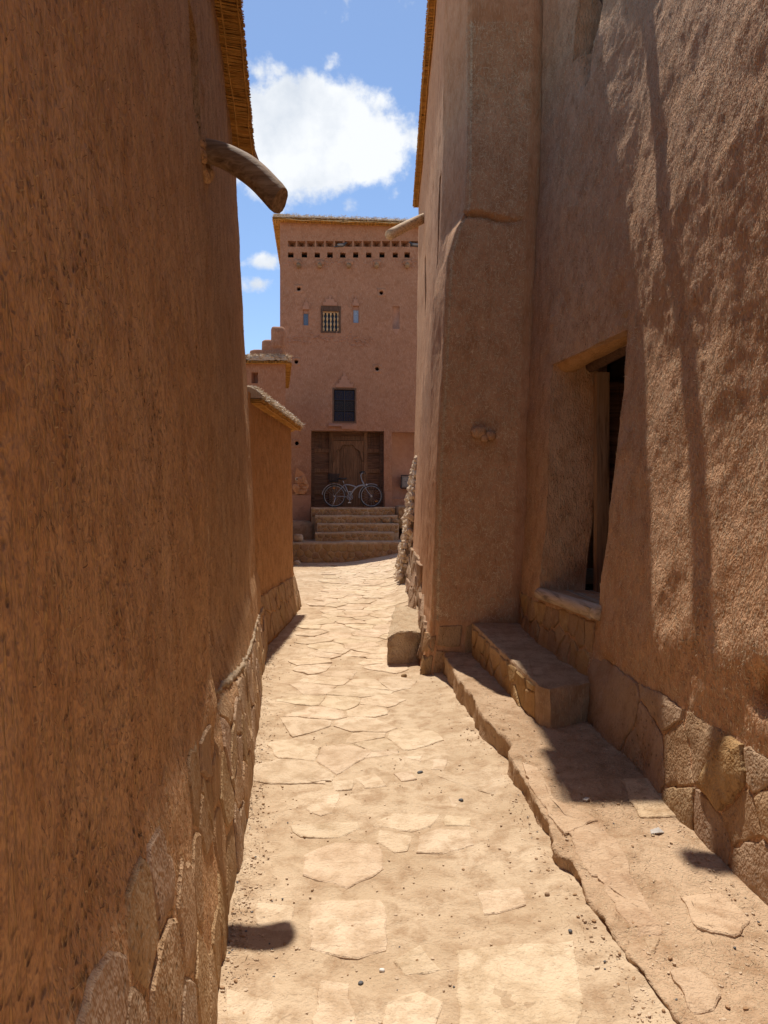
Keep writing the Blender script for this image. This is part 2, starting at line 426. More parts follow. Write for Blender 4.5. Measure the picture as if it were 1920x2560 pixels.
def lines(segs, must=()):
    """segs: list of (start, end, step)"""
    out = []
    for a, b, st in segs: out += list(np.linspace(a, b, max(2, int(round(abs(b - a) / st)) + 1)))
    return np.array(sorted(set(np.round(out + list(must), 5))))

def recess(surf, u0, u1, v0, v1, dvec, name, mat, parent, n=10, back=True, backmat=None):
    """walls of an opening cut in a surface, pushed along dvec"""
    us = np.linspace(u0, u1, n); vs = np.linspace(v0, v1, n)
    loop = [(u, v0) for u in us] + [(u1, v) for v in vs[1:]] + [(u, v1) for u in us[::-1][1:]] + [(u0, v) for v in vs[::-1][1:-1]]
    U = np.array([q[0] for q in loop]); V = np.array([q[1] for q in loop])
    P, _ = surf.ev(U, V); k = 6; rows = []
    for r in range(k):
        f = r / (k - 1)
        Q = P + np.array(dvec) * f
        if 0 < r: Q = Q + .012 * fbm(Q, 5, 3, 5)[:, None]
        rows.append(Q)
    A = np.concatenate(rows); m = len(loop); Fc = []
    for r in range(k - 1):
        for i in range(m):
            Fc.append((r * m + i, r * m + (i + 1) % m, (r + 1) * m + (i + 1) % m, (r + 1) * m + i))
    if back and not backmat: Fc.append(tuple((k - 1) * m + i for i in range(m)))
    o = mesh_obj(name, A, Fc, mat, parent, True)
    if backmat: mesh_obj('opening_shade', rows[-1], [tuple(range(m))], backmat, parent)  # flat sheet at the back, its dark colour imitates deep shade
    return o

def clip(poly, a, b, c):
    out = []
    for i in range(len(poly)):
        p, q = poly[i], poly[(i + 1) % len(poly)]
        dp = a * p[0] + b * p[1] - c; dq = a * q[0] + b * q[1] - c
        if dp <= 0: out.append(p)
        if dp * dq < 0:
            t = dp / (dp - dq); out.append((p[0] + (q[0] - p[0]) * t, p[1] + (q[1] - p[1]) * t))
    return out
def voronoi(sites, bounds, rad):
    cells = []
    for i, s in enumerate(sites):
        poly = [(bounds[0], bounds[2]), (bounds[1], bounds[2]), (bounds[1], bounds[3]), (bounds[0], bounds[3])]
        poly = clip(poly, 1, 0, s[0] + rad); poly = clip(poly, -1, 0, -(s[0] - rad)); poly = clip(poly, 0, 1, s[1] + rad); poly = clip(poly, 0, -1, -(s[1] - rad))
        for j, q in enumerate(sites):
            if i == j or abs(q[0] - s[0]) > 2 * rad or abs(q[1] - s[1]) > 2 * rad: continue
            a, b = q[0] - s[0], q[1] - s[1]
            poly = clip(poly, a, b, (q[0] ** 2 + q[1] ** 2 - s[0] ** 2 - s[1] ** 2) / 2)
            if len(poly) < 3: break
        if len(poly) >= 3: cells.append(poly)
        else: cells.append(None)
    return cells
def jsites(u0, u1, v0, v1, du, dv, jit=.38, rnd=random):
    out = []; j = 0; v = v0 + dv / 2
    while v < v1:
        u = u0 + du / 2 - (du / 2 if j % 2 else 0)
        while u < u1 + du / 2:
            out.append((u + rnd.uniform(-jit, jit) * du, v + rnd.uniform(-jit, jit) * dv)); u += du
        v += dv; j += 1
    return out
def area(p): return abs(sum(p[i][0] * p[(i + 1) % len(p)][1] - p[(i + 1) % len(p)][0] * p[i][1] for i in range(len(p)))) / 2
def inset(poly, d):
    cx = sum(p[0] for p in poly) / len(poly); cy = sum(p[1] for p in poly) / len(poly); out = []
    for p in poly:
        r = math.hypot(p[0] - cx, p[1] - cy) + 1e-6; f = max(.2, 1 - d / r); out.append((cx + (p[0] - cx) * f, cy + (p[1] - cy) * f))
    return out
def roughen(poly, step, amp, rnd=random):
    out = []; n = len(poly)
    for i in range(n):
        p, q = poly[i], poly[(i + 1) % n]; l = math.hypot(q[0] - p[0], q[1] - p[1])
        k = max(1, int(l / step))
        for s in range(k):
            t = s / k; a = amp if s else amp * .6
            if s == 0:
                o_, n_ = poly[i - 1], q     # round the corner
                out.append((p[0] * .95 + o_[0] * .025 + n_[0] * .025 + rnd.uniform(-a, a), p[1] * .95 + o_[1] * .025 + n_[1] * .025 + rnd.uniform(-a, a)))
            else: out.append((p[0] + (q[0] - p[0]) * t + rnd.uniform(-a, a), p[1] + (q[1] - p[1]) * t + rnd.uniform(-a, a)))
    return out
def slab(name, poly, place, mat, parent, h=.02, gap=.01, bevel=.012, step=.12, amp=.008, depth=.03, tilt=.01, dome=0.0, seed=None):
    """one stone: poly in surface coordinates, place(u, v, h) -> world points"""
    rnd = random
    p0 = roughen(inset(poly, gap), step, amp, rnd); p1 = inset(p0, bevel); n = len(p0)
    cx = sum(p[0] for p in p0) / n; cy = sum(p[1] for p in p0) / n
    ta, tb = rnd.uniform(-tilt, tilt), rnd.uniform(-tilt, tilt)
    sz = max(.05, math.sqrt(area(p0)))
    hh = h * rnd.uniform(.65, 1.25)
    def hz(p, base): return base + (ta * (p[0] - cx) + tb * (p[1] - cy)) / sz
    p2 = inset(p1, sz * .22)
    pts = [(q[0], q[1], -depth) for q in p0] + [(q[0], q[1], max(hz(q, hh) - bevel * .6, 0)) for q in p0] + [(q[0], q[1], hz(q, hh) + rnd.uniform(-.12, .12) * hh) for q in p1] + [(q[0], q[1], hz(q, hh + dome) + rnd.uniform(-.1, .1) * hh) for q in p2] + [(cx, cy, hz((cx, cy), hh + dome))]
    A = np.array(pts); V = place(A[:, 0], A[:, 1], A[:, 2])
    Fc = []
    for r in range(3):
        for i in range(n): Fc.append((r * n + i, r * n + (i + 1) % n, (r + 1) * n + (i + 1) % n, (r + 1) * n + i))
    Fc += [(3 * n + i, 3 * n + (i + 1) % n, 4 * n) for i in range(n)]
    return mesh_obj(name, V, Fc, mat, parent, 24)

def straws(name, surf, n, mat, parent, u0, u1, v0, v1, length=(.008, .03), width=(.0008, .0022), lift=.002, vert=0.0, holes=(), seed=1, dens=None):
    g = np.random.default_rng(seed)
    u = g.uniform(u0, u1, n); v = g.uniform(v0, v1, n)
    ok = np.ones(n, bool)
    for (a, b, c, d) in holes: ok &= ~((u > a) & (u < b) & (v > c) & (v < d))
    u = u[ok]; v = v[ok]
    P, nn = surf.ev(u, v)
    if dens is not None:
        k = g.uniform(0, 1, len(P)) < dens(P); P = P[k]; nn = nn[k]
    n = len(P)
    up = np.array([0, 0, 1.0]) if abs(nn[:, 2].mean()) < .7 else np.array([0, 1.0, 0])
    t1 = np.cross(nn, up); t1 /= np.linalg.norm(t1, axis=1, keepdims=True); t2 = np.cross(t1, nn)
    a = g.uniform(0, math.pi, n)
    if vert: a = np.where(g.uniform(0, 1, n) < vert, math.pi / 2 + g.normal(0, .35, n), a)
    d = t1 * np.cos(a)[:, None] + t2 * np.sin(a)[:, None]; s = np.cross(nn, d)
    l = g.uniform(length[0], length[1], n)[:, None] / 2; w_ = g.uniform(width[0], width[1], n)[:, None] / 2
    b = g.normal(0, .16, n)[:, None]; lf = g.uniform(.0, lift, n)[:, None] + .0006
    c1 = P - d * l + nn * (lf * .2); c2 = P + s * l * b + nn * (lf + w_ * .5); c3 = P + d * l + nn * lf * g.uniform(-.5, 2.0, n)[:, None]
    V = np.stack([c1 - s * w_, c1 + s * w_, c2 - s * w_, c2 + s * w_, c3 - s * w_, c3 + s * w_], 1).reshape(-1, 3)
    i = np.arange(n) * 6
    Fc = np.concatenate([np.stack([i, i + 1, i + 3, i + 2], 1), np.stack([i + 2, i + 3, i + 5, i + 4], 1)])
    o = mesh_obj(name, V, Fc, mat, parent); o['kind'] = 'stuff'
    return o

# ------------------------------------------------------------------ ground
def edge_x(y):    # left edge of the raised ledge
    y = np.asarray(y, float)
    return ip(y, [(0, 1.02), (1.6, 1.0), (2.2, .92), (2.6, .865), (3.0, .825), (3.4, .80), (4.0, .765), (4.7, .71), (5.4, .66), (6.2, .61), (6.9, .57)])
def ground_z(x, y):
    x = np.asarray(x, float); y = np.asarray(y, float)
    z = ip(y, [(-50, 0), (0, 0), (6, 0), (9, .03), (12, .12), (15, .23), (18.7, .27), (22, .3), (60, .4)])
    z = z + .36 * ss(-1.3, 1.6, x) * ss(14.2, 18.2, y)
    z = z + .10 * ss(.0, .5, x) * ss(7.2, 9.5, y) * (1 - ss(15, 17, y))
    xl = -(.14 * np.clip(y, 1, 8.3) + .2)
    z = z + .015 * ss(.12, .0, x - xl) * ss(9, 7, y) + .03 * ss(.35, 0, edge_x(y) - x) * (y < 7) * (x < edge_x(y) + .3)
    P = np.stack([x, y, x * 0], -1)
    z = z + .016 * fbm(P, 1.6, 3, 3) + .005 * fbm(P, 9, 3, 9)
    return z
def ground_fine(x, y):
    P = np.stack([x, y, x * 0], -1)
    return ground_z(x, y) + .0055 * fbm(P, 5.5, 2, 25) + .0034 * fbm(P, 21, 3, 21, .6)
gx = lines([(-1.9, 1.2, .018), (1.2, 3, .12), (3, 12, 1), (12, 60, 8), (60, 2000, 240), (-5, -1.9, .2), (-12, -5, 1), (-60, -12, 8), (-2000, -60, 240)])
gy = lines([(1.6, 8, .02), (8, 14, .05), (14, 19.5, .1), (-1, 1.6, .2), (19.5, 60, 4), (60, 3000, 300), (-60, -1, 6), (-2000, -60, 300)])
GX, GY = np.meshgrid(gx, gy, indexing='ij')
GZ = ground_fine(GX, GY)
nu, nv = GX.shape; ii, jj = np.meshgrid(np.arange(nu - 1), np.arange(nv - 1), indexing='ij'); ii = ii.ravel(); jj = jj.ravel()
ground = mesh_obj('ground', np.stack([GX, GY, GZ], -1).reshape(-1, 3), np.stack([ii * nv + jj, (ii + 1) * nv + jj, (ii + 1) * nv + jj + 1, ii * nv + jj + 1], 1), M['dirt'], None, True)
tag(ground, kind='structure')
def on_ground(u, v, h): return np.stack([u, v, ground_z(u, v) + h], -1)

# paving, near stones traced one by one
near = [[(1135, 2370), (1290, 2362), (1440, 2366), (1452, 2470), (1450, 2600), (1150, 2600)],
        [(780, 2252), (960, 2246), (972, 2375), (900, 2396), (770, 2372)],
        [(985, 2035), (1108, 2036), (1084, 2064), (1030, 2084), (922, 2070)], [(1112, 2036), (1182, 2042), (1176, 2064), (1110, 2066)],
        [(945, 2076), (1035, 2091), (1020, 2130), (985, 2136), (935, 2105)], [(1045, 2091), (1102, 2070), (1176, 2073), (1186, 2114), (1110, 2136), (1040, 2135)],
        [(800, 1990), (852, 1984), (834, 2034), (800, 2041), (758, 2020)], [(722, 2062), (898, 2056), (904, 2072), (850, 2096), (748, 2090)],
        [(760, 2135), (838, 2106), (950, 2112), (962, 2172), (866, 2222), (752, 2190)], [(800, 2440), (872, 2450), (905, 2600), (776, 2600)],
        [(960, 2500), (1052, 2468), (1110, 2500), (1080, 2600), (950, 2600)],
        [(760, 1921), (822, 1920), (816, 1962), (754, 1955)], [(828, 1956), (890, 1954), (882, 1978), (836, 1980)], [(886, 1950), (938, 1936), (972, 1970), (910, 1976)],
        [(980, 1936), (1030, 1930), (1046, 1950), (1000, 1957)], [(810, 1892), (900, 1876), (996, 1866), (1000, 1886), (900, 1902)], [(1120, 1990), (1158, 2000), (1130, 2022)],
        [(640, 2250), (740, 2262), (730, 2330), (640, 2316)], [(1055, 2360), (980, 2400), (1010, 2440), (1110, 2430)], [(560, 2480), (690, 2500), (720, 2600), (560, 2600)],
        [(1080, 1900), (1120, 1896), (1112, 1926), (1076, 1926)], [(1000, 1896), (1060, 1892), (1052, 1910)], [(1185, 2225), (1300, 2215), (1320, 2265), (1210, 2290)]]
for k, pl in enumerate(near):
    poly = [gpt(a, b) for a, b in pl]
    slab('paving_stone', poly, on_ground, M['paving'], ground, h=.0046, gap=.003, bevel=.006, step=.06, amp=.010, tilt=.002, depth=.03)
rs = random.Random(5)
st = jsites(-1.9, 1.3, 4.35, 18.4, .40, .30, .42, rs)
cells = voronoi(st, (-2, 1.4, 4.2, 18.5), .45)
for s, c in zip(st, cells):
    if not c: continue
    x, y = s
    lo = ip(y, [(4, -.62), (6, -.86), (8.3, -1.08), (11.5, -1.05), (15, -1.2), (18.5, -1.6)]); hi = ip(y, [(4, .35), (5.5, .25), (7, .2), (9, .22), (12, .18), (15, .4), (18.5, 1.0)])
    edge = min(x - lo, hi - x)
    if edge < 0 or area(c) < .010: continue
    pdrop = .22 if y < 5.2 else .06
    if rs.random() < (pdrop if edge > .1 else .45): continue
    slab('paving_stone', c, on_ground, M['paving'], ground, h=.0068 if y < 7 else .0095, gap=.003 + .009 * rs.random(), bevel=.006, step=.07, amp=.010, tilt=.003 if y < 7 else .006, depth=.03)
rs = random.Random(15)
taken = [gp for pl in near for gp in [tuple(np.mean([gpt(a, b) for a, b in pl], axis=0))]]
st = jsites(-.9, .8, 2.2, 4.5, .34, .30, .4, rs)
for s, c in zip(st, voronoi(st, (-1.0, .72, 2.2, 4.5), .4)):
    if not c or s[0] > float(edge_x(s[1])) - .22 or s[0] < -(.14 * s[1] + .2) + .14: continue
    if min(math.hypot(s[0] - t[0], s[1] - t[1]) for t in taken) < .27 or rs.random() < .15: continue
    slab('paving_stone', c, on_ground, M['paving_dusty'], ground, h=.0030, gap=.008, bevel=.006, step=.06, amp=.012, tilt=.002, depth=.03)
print('paving', len(ground.children))

# ------------------------------------------------------------------ ledge along the right wall
def ledge_h(x, y):
    b = ip(y, [(0, .0), (2.0, .03), (2.6, .05), (3.3, .085), (4.0, .12), (4.5, .16), (5.4, .20), (6.9, .24)])
    P = np.stack([x, y, np.asarray(x) * 0], -1)
    return b + .020 * fbm(P, 2.2, 3, 31) + .011 * fbm(P, 9, 3, 33)
def jag(y):
    y = np.asarray(y, float); P = np.stack([y, y * 0, y * 0], -1)
    return .012 * fbm(P, 3.0, 2, 41) + .018 * fbm(P, 17, 4, 43, .7) + .05 * ss(4.25, 4.4, y) * (1 - ss(4.5, 5.0, y)) - .03 * ss(3.1, 3.14, y) * (1 - ss(3.15, 3.5, y)) - .02 * (1 - ss(2.85, 2.9, y))
ly = lines([(1.2, 6.97, .022)])
tt = np.concatenate([[-.5, -.35, -.2, -.08, 0, .012, .03, .06], np.linspace(.09, 1, 42)])
LY, T = np.meshgrid(ly, tt, indexing='ij')
def ledge_fn(LY, T):
    ex = edge_x(LY) + jag(LY); wx = ex * 0 + 1.62
    tpos = np.clip(T, 0, 1)
    X = ex + (wx - ex) * tpos - .012 * (T < -.3)
    zt = ledge_h(X, LY) - .004 * (T == 0)
    P = np.stack([X, LY, T], -1)
    zg = ground_z(ex, LY) - .06
    f = np.clip(-T / .5, 0, 1)
    Z = np.where(T < 0, zt * (1 - f) + zg * f, zt)
    X = X + np.where(T < 0, .020 * fbm(np.stack([LY * 10, Z * 30, LY * 0], -1), 1, 3, 51) + .012 * f ** .7, 0)
    Z = Z + np.where(T >= 0, .0065 * fbm(np.stack([X, LY, X * 0], -1), 26, 3, 53, .65) + .012 * ss(.35, .0, tpos) * fbm(np.stack([X, LY, X * 0], -1), 9, 3, 55), 0)
    return X, LY, Z
LS = Surf(ly, tt, ledge_fn, None, flip=False)
ledge = LS.build('ledge', M['ledge']); tag(ledge, kind='structure')
def on_ledge(u, v, h): return np.stack([u, v, ledge_h(u, v) + h], -1)
print('ledge')
for pl, zz in ([[(1302, 1925), (1340, 1935), (1420, 2050), (1500, 2052), (1410, 2085), (1395, 2070), (1330, 1985)], .10], [[(1420, 2082), (1500, 2060), (1560, 2130), (1580, 2180), (1480, 2180), (1440, 2130)], .09],
               [[(1488, 2186), (1570, 2190), (1640, 2290), (1660, 2330), (1600, 2340), (1540, 2270)], .06], [[(1606, 2345), (1650, 2340), (1640, 2375), (1622, 2378)], .06],
               [[(1668, 2432), (1740, 2420), (1800, 2470), (1790, 2530), (1735, 2540)], .05], [[(1550, 1960), (1700, 1975), (1740, 2040), (1600, 2050)], .09], [[(1700, 2250), (1800, 2240), (1880, 2300), (1840, 2350), (1740, 2330)], .05]):
    poly = [gpt(a, b, zz) for a, b in pl]
    slab('kerb_slab', poly, on_ledge, M['kerb'], ledge, h=.008, gap=.002, bevel=.006, step=.04, amp=.009, tilt=.004, depth=.05)

# ------------------------------------------------------------------ reed eaves
def eave(parent, p0, d, nrm, length, over, z, slope=0.0, thick=.03, cap=.07, reedmat='reed', capmat='cap', inner=.12, sp=.011, seed=1, zend=None, tw=.0, capin=.25, fuzz=.02):
    """row of reeds sticking out of a wall top, mud cap over them. p0 start, d along, nrm outward"""
    g = random.Random(seed); d = Vector(d).normalized(); nrm = Vector(nrm).normalized(); up = Vector((0, 0, 1)); p0 = Vector(p0)
    mb = MB(); n = int(length / sp)
    zend = z if zend is None else zend
    V = []; Fc = []
    for layer in range(3):
        for i in range(n):
            s = (i + g.uniform(-.4, .4)) * sp; zz = z + (zend - z) * s / length + layer * thick / 2.4 + g.uniform(-.003, .003)
            o = over + g.uniform(-.5, .25) * .03 - (.02 * (layer == 0) * g.random()); r = g.uniform(.0035, .0062) * sp / .011
            sk = g.gauss(0, .02)
            a = p0 + d * s - nrm * inner + up * (zz - p0.z); b = p0 + d * (s + sk) + nrm * o + up * (zz - p0.z - slope * over)
            k0 = len(V)
            for c in (a, b):
                for k in range(5):
                    q = 2 * math.pi * k / 5
                    V.append(c + d * math.cos(q) * r + up * math.sin(q) * r)
            Fc += [(k0 + k, k0 + (k + 1) % 5, k0 + 5 + (k + 1) % 5, k0 + 5 + k) for k in range(5)] + [(k0 + 9, k0 + 8, k0 + 7, k0 + 6, k0 + 5)]
    o1 = mesh_obj('reeds', V, Fc, M[reedmat], parent); o1['kind'] = 'stuff'
    mb = MB()
    for t, off in ((.25, -.009), (.85, -.011)):
        pts = []
        for i in range(int(length / .35) + 2):
            s = min(length, i * .35); zz = z + (zend - z) * s / length
            pts.append(p0 + d * s + nrm * (over * t + g.uniform(-.012, .012)) + up * (zz - p0.z + off - slope * over * t + g.uniform(-.004, .004)))
        mb.tube(pts, .007, 6)
    mb.build('tie_pole', M[reedmat], parent, True)
    # mud cap
    m = max(6, int(length / .05)); w_ = over + capin; cols = 12; rows = []
    for i in range(m + 1):
        s = length * i / m; zz = z + (zend - z) * s / length + thick
        prof = []
        for k in range(cols):
            f = k / (cols - 1)
            x = -capin + (w_ - .012) * min(1, f * 1.12)
            h = cap * (1 - ss(.75, 1.0, f)) if f < .999 else 0
            if k == cols - 1: h = .0
            prof.append(p0 + d * s + nrm * x + up * (zz - p0.z + h - slope * max(0, x)))
        prof.append(p0 + d * s - nrm * capin + up * (zz - p0.z)); rows.append(prof)
    A = np.array([[tuple(q) for q in r_] for r_ in rows])
    A = A + (np.array(nrm)[None, None] * (.018 * fbm(A, 11, 3, seed))[..., None] + np.array([0, 0, 1.]) * (.016 * fbm(A, 14, 3, seed + 3) + fuzz * np.abs(fbm(A, 40, 2, seed + 5)))[..., None]) * (np.arange(cols + 1) < cols)[None, :, None]
    Vc = A.reshape(-1, 3); q = cols + 1; Fc = []
    for i in range(m):
        for k in range(q): Fc.append((i * q + k, (i + 1) * q + k, (i + 1) * q + (k + 1) % q, i * q + (k + 1) % q))
    Fc += [tuple(range(q)), tuple(m * q + k for k in range(q))[::-1]]
    mesh_obj('mud_cap', Vc, Fc, M[capmat], parent, False)
    return

def tuft(name, parent, p0, d, nrm, length, w0, w1, zfn, n, mat='straw_pale', seed=3, ln=(.03, .09), wd=(.002, .005)):
    g = np.random.default_rng(seed); d = np.array(d, float); nrm = np.array(nrm, float)
    s = g.uniform(0, length, n); x = w0 + (w1 - w0) * g.uniform(0, 1, n) ** .7
    P = np.array(p0)[None] + d * s[:, None] + nrm * x[:, None]; P[:, 2] = zfn(s, x)
    a = g.normal(0, 1, (n, 3)); a[:, 2] = a[:, 2] * .35 ; a += nrm * .5; a /= np.linalg.norm(a, axis=1, keepdims=True)
    b = np.cross(a, g.normal(0, 1, (n, 3))); b /= np.linalg.norm(b, axis=1, keepdims=True)
    l = g.uniform(*ln, n)[:, None] / 2; w_ = g.uniform(*wd, n)[:, None] / 2
    V = np.stack([P - a * l - b * w_, P - a * l + b * w_, P + a * l + b * w_, P + a * l - b * w_], 1).reshape(-1, 3)
    i = np.arange(n) * 4
    o = mesh_obj(name, V, np.stack([i, i + 1, i + 2, i + 3], 1), M[mat], parent); o['kind'] = 'stuff'; return o

# ------------------------------------------------------------------ left house
left = empty('clay_house', (-1.4, 8.2, 0)); tag(left, 'tall brown straw-plastered house filling the left side, log spout under its reed eave', 'house')
left_inv = Matrix.Translation((1.4, -8.2, 0))
def keep_world(root):
    for ch in root.children:
        ch.matrix_parent_inverse = root.matrix_basis.inverted()
        if ch.type == 'EMPTY':
            for g_ in ch.children: g_.matrix_parent_inverse = Matrix.Translation(ch.location).inverted()
YE = 8.25
def DL(z): return ip(z, [(0, .215), (.15, .225), (.4, .255), (.80, .29), (.95, .325), (2, .375), (3.3, .445), (4.3, .49), (5.3, .53), (5.7, .55)])
def plinth_top(y): return ip(y, [(0, .88), (1.9, .86), (3.0, .77), (3.6, .70), (5.1, .54), (8.3, .48)])
def left_fn(U, Z):
    yy = np.clip(U, -9, YE)
    X = -(.14 * np.clip(yy, .6, 99) + DL(Z))
    # rounded far corner and end face
    over = np.clip(U - YE, 0, None)
    X = X - np.where(over > 0, .05 * ss(0, .08, over) + np.clip(over - .06, 0, None), 0) - .06 * ss(.22, 0, YE - yy) ** 2
    Y = yy + .06 * ss(0, .1, over)
    return X, Y, Z
def left_amp(P, U, V):
    z = P[..., 2]; y = U
    a = .030 * fbm(P * [1, 1, .45], 1.0, 3, 61) + .011 * fbm(P * [1, 1, .6], 4.2, 3, 63) + .0045 * fbm(P * [1, 1, .5], 16, 3, 65, .6)
    a = a + .006 * ss(3.5, 3.2, y) * ss(2.6, 3.4, z) * (1 - ss(4.2, 5.0, z))                 # bulge before the slit
    a = a - .004 * np.exp(-((y - 3.75) / .25) ** 2) * ss(2.9, 3.3, z) * (1 - ss(4.0, 4.3, z))
    a = a + .034 * ss(2.45, 2.80, y) * (y < 2.86) * ss(.7, .85, z) * (1 - ss(1.6, 2.7, z)) # vertical crease
    a = a - (.055 + .05 * (1 - ss(2.9, 3.25, y))) * (y > 2.86) * (1 - ss(3.2, 5.5, y)) * ss(.6, .8, z) * (1 - ss(1.4, 2.6, z))
    a = a + .012 * ss(plinth_top(y) + .05, plinth_top(y) - .05, z) * ss(2.75, 3.1, y)
    return a * ss(YE + .1, YE - .1, U)
ul = lines([(-2.5, 1.2, .06), (1.2, 5.0, .018), (5.0, YE, .03), (YE, YE + .1, .012), (YE + .1, YE + 4.5, .3)], must=(3.60, 3.98))
vl = lines([(-.15, 5.7, .021)], must=(3.66, 4.25))
SL = Surf(ul, vl, left_fn, left_amp, flip=False)
lh = [(3.60, 3.98, 3.66, 4.25)]
SL.build('wall', M['mud_left'], left, holes=lh)
recess(SL, 3.60, 3.98, 3.66, 4.25, (-.28, .0, .02), 'slit_opening', M['mud_left'], left, backmat=M['dark'])
straws('straw', SL, 60000, M['straw_dark'], left, 1.0, 5.2, .3, 4.6, holes=lh, vert=.3, length=(.006, .024), width=(.0010, .0026), lift=.003, seed=4)
straws('straw', SL, 14000, M['straw_dark'], left, 5.2, 8.2, .3, 5.6, holes=lh, vert=.45, length=(.01, .04), width=(.001, .0035), lift=.004, seed=5)
# back, far side and roof closing the house
MB().box((-6, -2.5, -.1), (-5.8, YE, 5.6)).box((-6, -2.7, -.1), (-.5, -2.5, 5.6)).box((-6, -2.5, 5.6), (-.14 * 0 - .95, 2.5, 5.68)).box((-6, 2.5, 5.6), (-1.45, YE + .05, 5.68)).build('roof_slab', M['mud_left'], left)
ed = Vector((-.14, 1, 0)).normalized(); en = Vector((1, .14, 0)).normalized()
a0 = Vector((-(.14 * .6 + .555), .6, 5.55))
eave(left, a0, ed, en, (YE - .6) * 1.01, .225, 5.52, slope=.12, thick=.05, cap=.06, sp=.0105, seed=2, zend=5.56, capin=.4)
V, Fc = rough_log(Vector((-1.22, 4.06, 3.69)), Vector((-.572, 3.93, 3.325)), .064, .080, bend=.05, seed=4, n=16, seg=22, cap=True)
lg = MB().add(V, Fc).build('log_spout', M['log'], left, 50)
for k in range(9):
    P, Fc = rock(k, .03 + .012 * (k % 3), .05, .035, 2, .35); q = 2 * math.pi * k / 9; MB().add(P + np.array([-1.03, 4.03 + .10 * math.cos(q), 3.60 + .085 * math.sin(q)]), Fc).build('clay_lump', M['mud_left'], left, 40)
# masonry plinth
rs = random.Random(9)
st = jsites(1.2, 8.3, .02, .95, .27, .20, .36, rs)
cells = voronoi(st, (1.0, 8.28, -.02, 1.0), .35)
def on_left(u, v, h): return SL.ev(u, v, h)[0]
for s, c in zip(st, cells):
    if not c: continue
    top = float(plinth_top(s[0])) - .02
    if s[1] > top: continue
    c = clip(c, 0, 1, float(plinth_top(s[0])))
    if len(c) < 3 or area(c) < .008: continue
    if s[0] < 3.0 and rs.random() < .15: continue
    slab('stone', c, on_left, M[rs.choice(['stone', 'stone_grey', 'stone'])], left, h=.007 if s[0] < 3 else .012, gap=.010, bevel=.012, step=.05, amp=.012, tilt=.004, depth=.03)
tb = []
us_ = np.arange(2.88, 8.2, .03); PP, NN = SL.ev(us_, plinth_top(us_) + .02, .0)
g = random.Random(3)
MB().tube([Vector(p) + Vector(n) * g.uniform(-.012, .004) + Vector((0, 0, g.uniform(-.010, .010))) for p, n in zip(PP, NN)], [g.uniform(.008, .024) for _ in us_], 7).build('mortar_band', M['mortar'], left, True)
keep_world(left)

# ------------------------------------------------------------------ low house behind it
low = empty('low_clay_house', (-1.4, 11.6, 0)); tag(low, 'low orange brown clay house with shaggy straw roof edge just past the tall left house', 'house')
YL = 11.55
def DLow(z): return ip(z, [(0, .0), (.12, .02), (.5, .10), (.65, .145), (1.5, .17), (3.2, .20)])
def low_fn(U, Z):
    yy = np.clip(U, 0, YL); X = -1.36 + .02 * (yy - 8.2) - DLow(Z)
    over = np.clip(U - YL, 0, None)
    X = X - np.where(over > 0, .06 * ss(0, .08, over) + np.clip(over - .06, 0, None), 0) - .06 * ss(.3, 0, YL - yy) ** 2
    return X, yy + .05 * ss(0, .1, over), Z
def low_amp(P, U, V):
    return (.028 * fbm(P * [1, 1, .4], 1.3, 3, 71) + .01 * fbm(P * [1, 1, .6], 5, 3, 73) + .004 * fbm(P, 18, 2, 75)) * ss(YL + .1, YL - .1, U)
SW = Surf(lines([(8.1, YL, .035), (YL, YL + .1, .012), (YL + .1, YL + 4, .3)]), lines([(0, 2.98, .035)]), low_fn, low_amp)
SW.build('wall', M['mud_low'], low)
straws('straw', SW, 9000, M['straw_dark'], low, 8.2, 11.5, .6, 3.1, vert=.4, length=(.01, .035), width=(.001, .003), seed=6)
MB().box((-5, 8.3, 2.96), (-1.66, YL, 3.02)).box((-5, 8.3, 0), (-4.9, YL, 2.96)).build('roof_slab', M['mud_low'], low)
eave(low, (-1.56, 8.28, 3.08), (.02, 1, 0), (1, -.02, 0), 3.30, .15, 2.88, slope=.1, thick=.05, cap=.12, sp=.015, seed=5, capmat='cap', capin=.5, zend=2.95, fuzz=.05, reedmat='reed')
eave(low, (-1.50, YL + .02, 3.08), (-1, 0, 0), (0, 1, 0), 2.5, .15, 2.95, slope=.1, thick=.05, cap=.12, sp=.03, seed=6, capmat='cap', capin=.4, fuzz=.05, reedmat='reed')
tuft('straw_thatch', low, (-1.56, 8.28, 3.0), (.02, 1, 0), (1, -.02, 0), 3.4, -.35, .17, lambda s, x: 2.88 + .021 * s + .05 + .12 * (1 - ss(.02, .17, x)) + rng.uniform(-.01, .035, len(s)), 5200, seed=8, ln=(.04, .10), wd=(.004, .010))
rs = random.Random(19)
st = jsites(8.3, 11.6, .05, .62, .13, .32, .3, rs)
def on_low(u, v, h): return SW.ev(u, v, h)[0]
for s, c in zip(st, voronoi(st, (8.3, 11.5, .05, .6), .4)):
    if c and area(c) > .006: slab('stone', c, on_low, M['stone'], low, h=.016, gap=.008, bevel=.012, step=.12, amp=.008, tilt=.012)
keep_world(low)

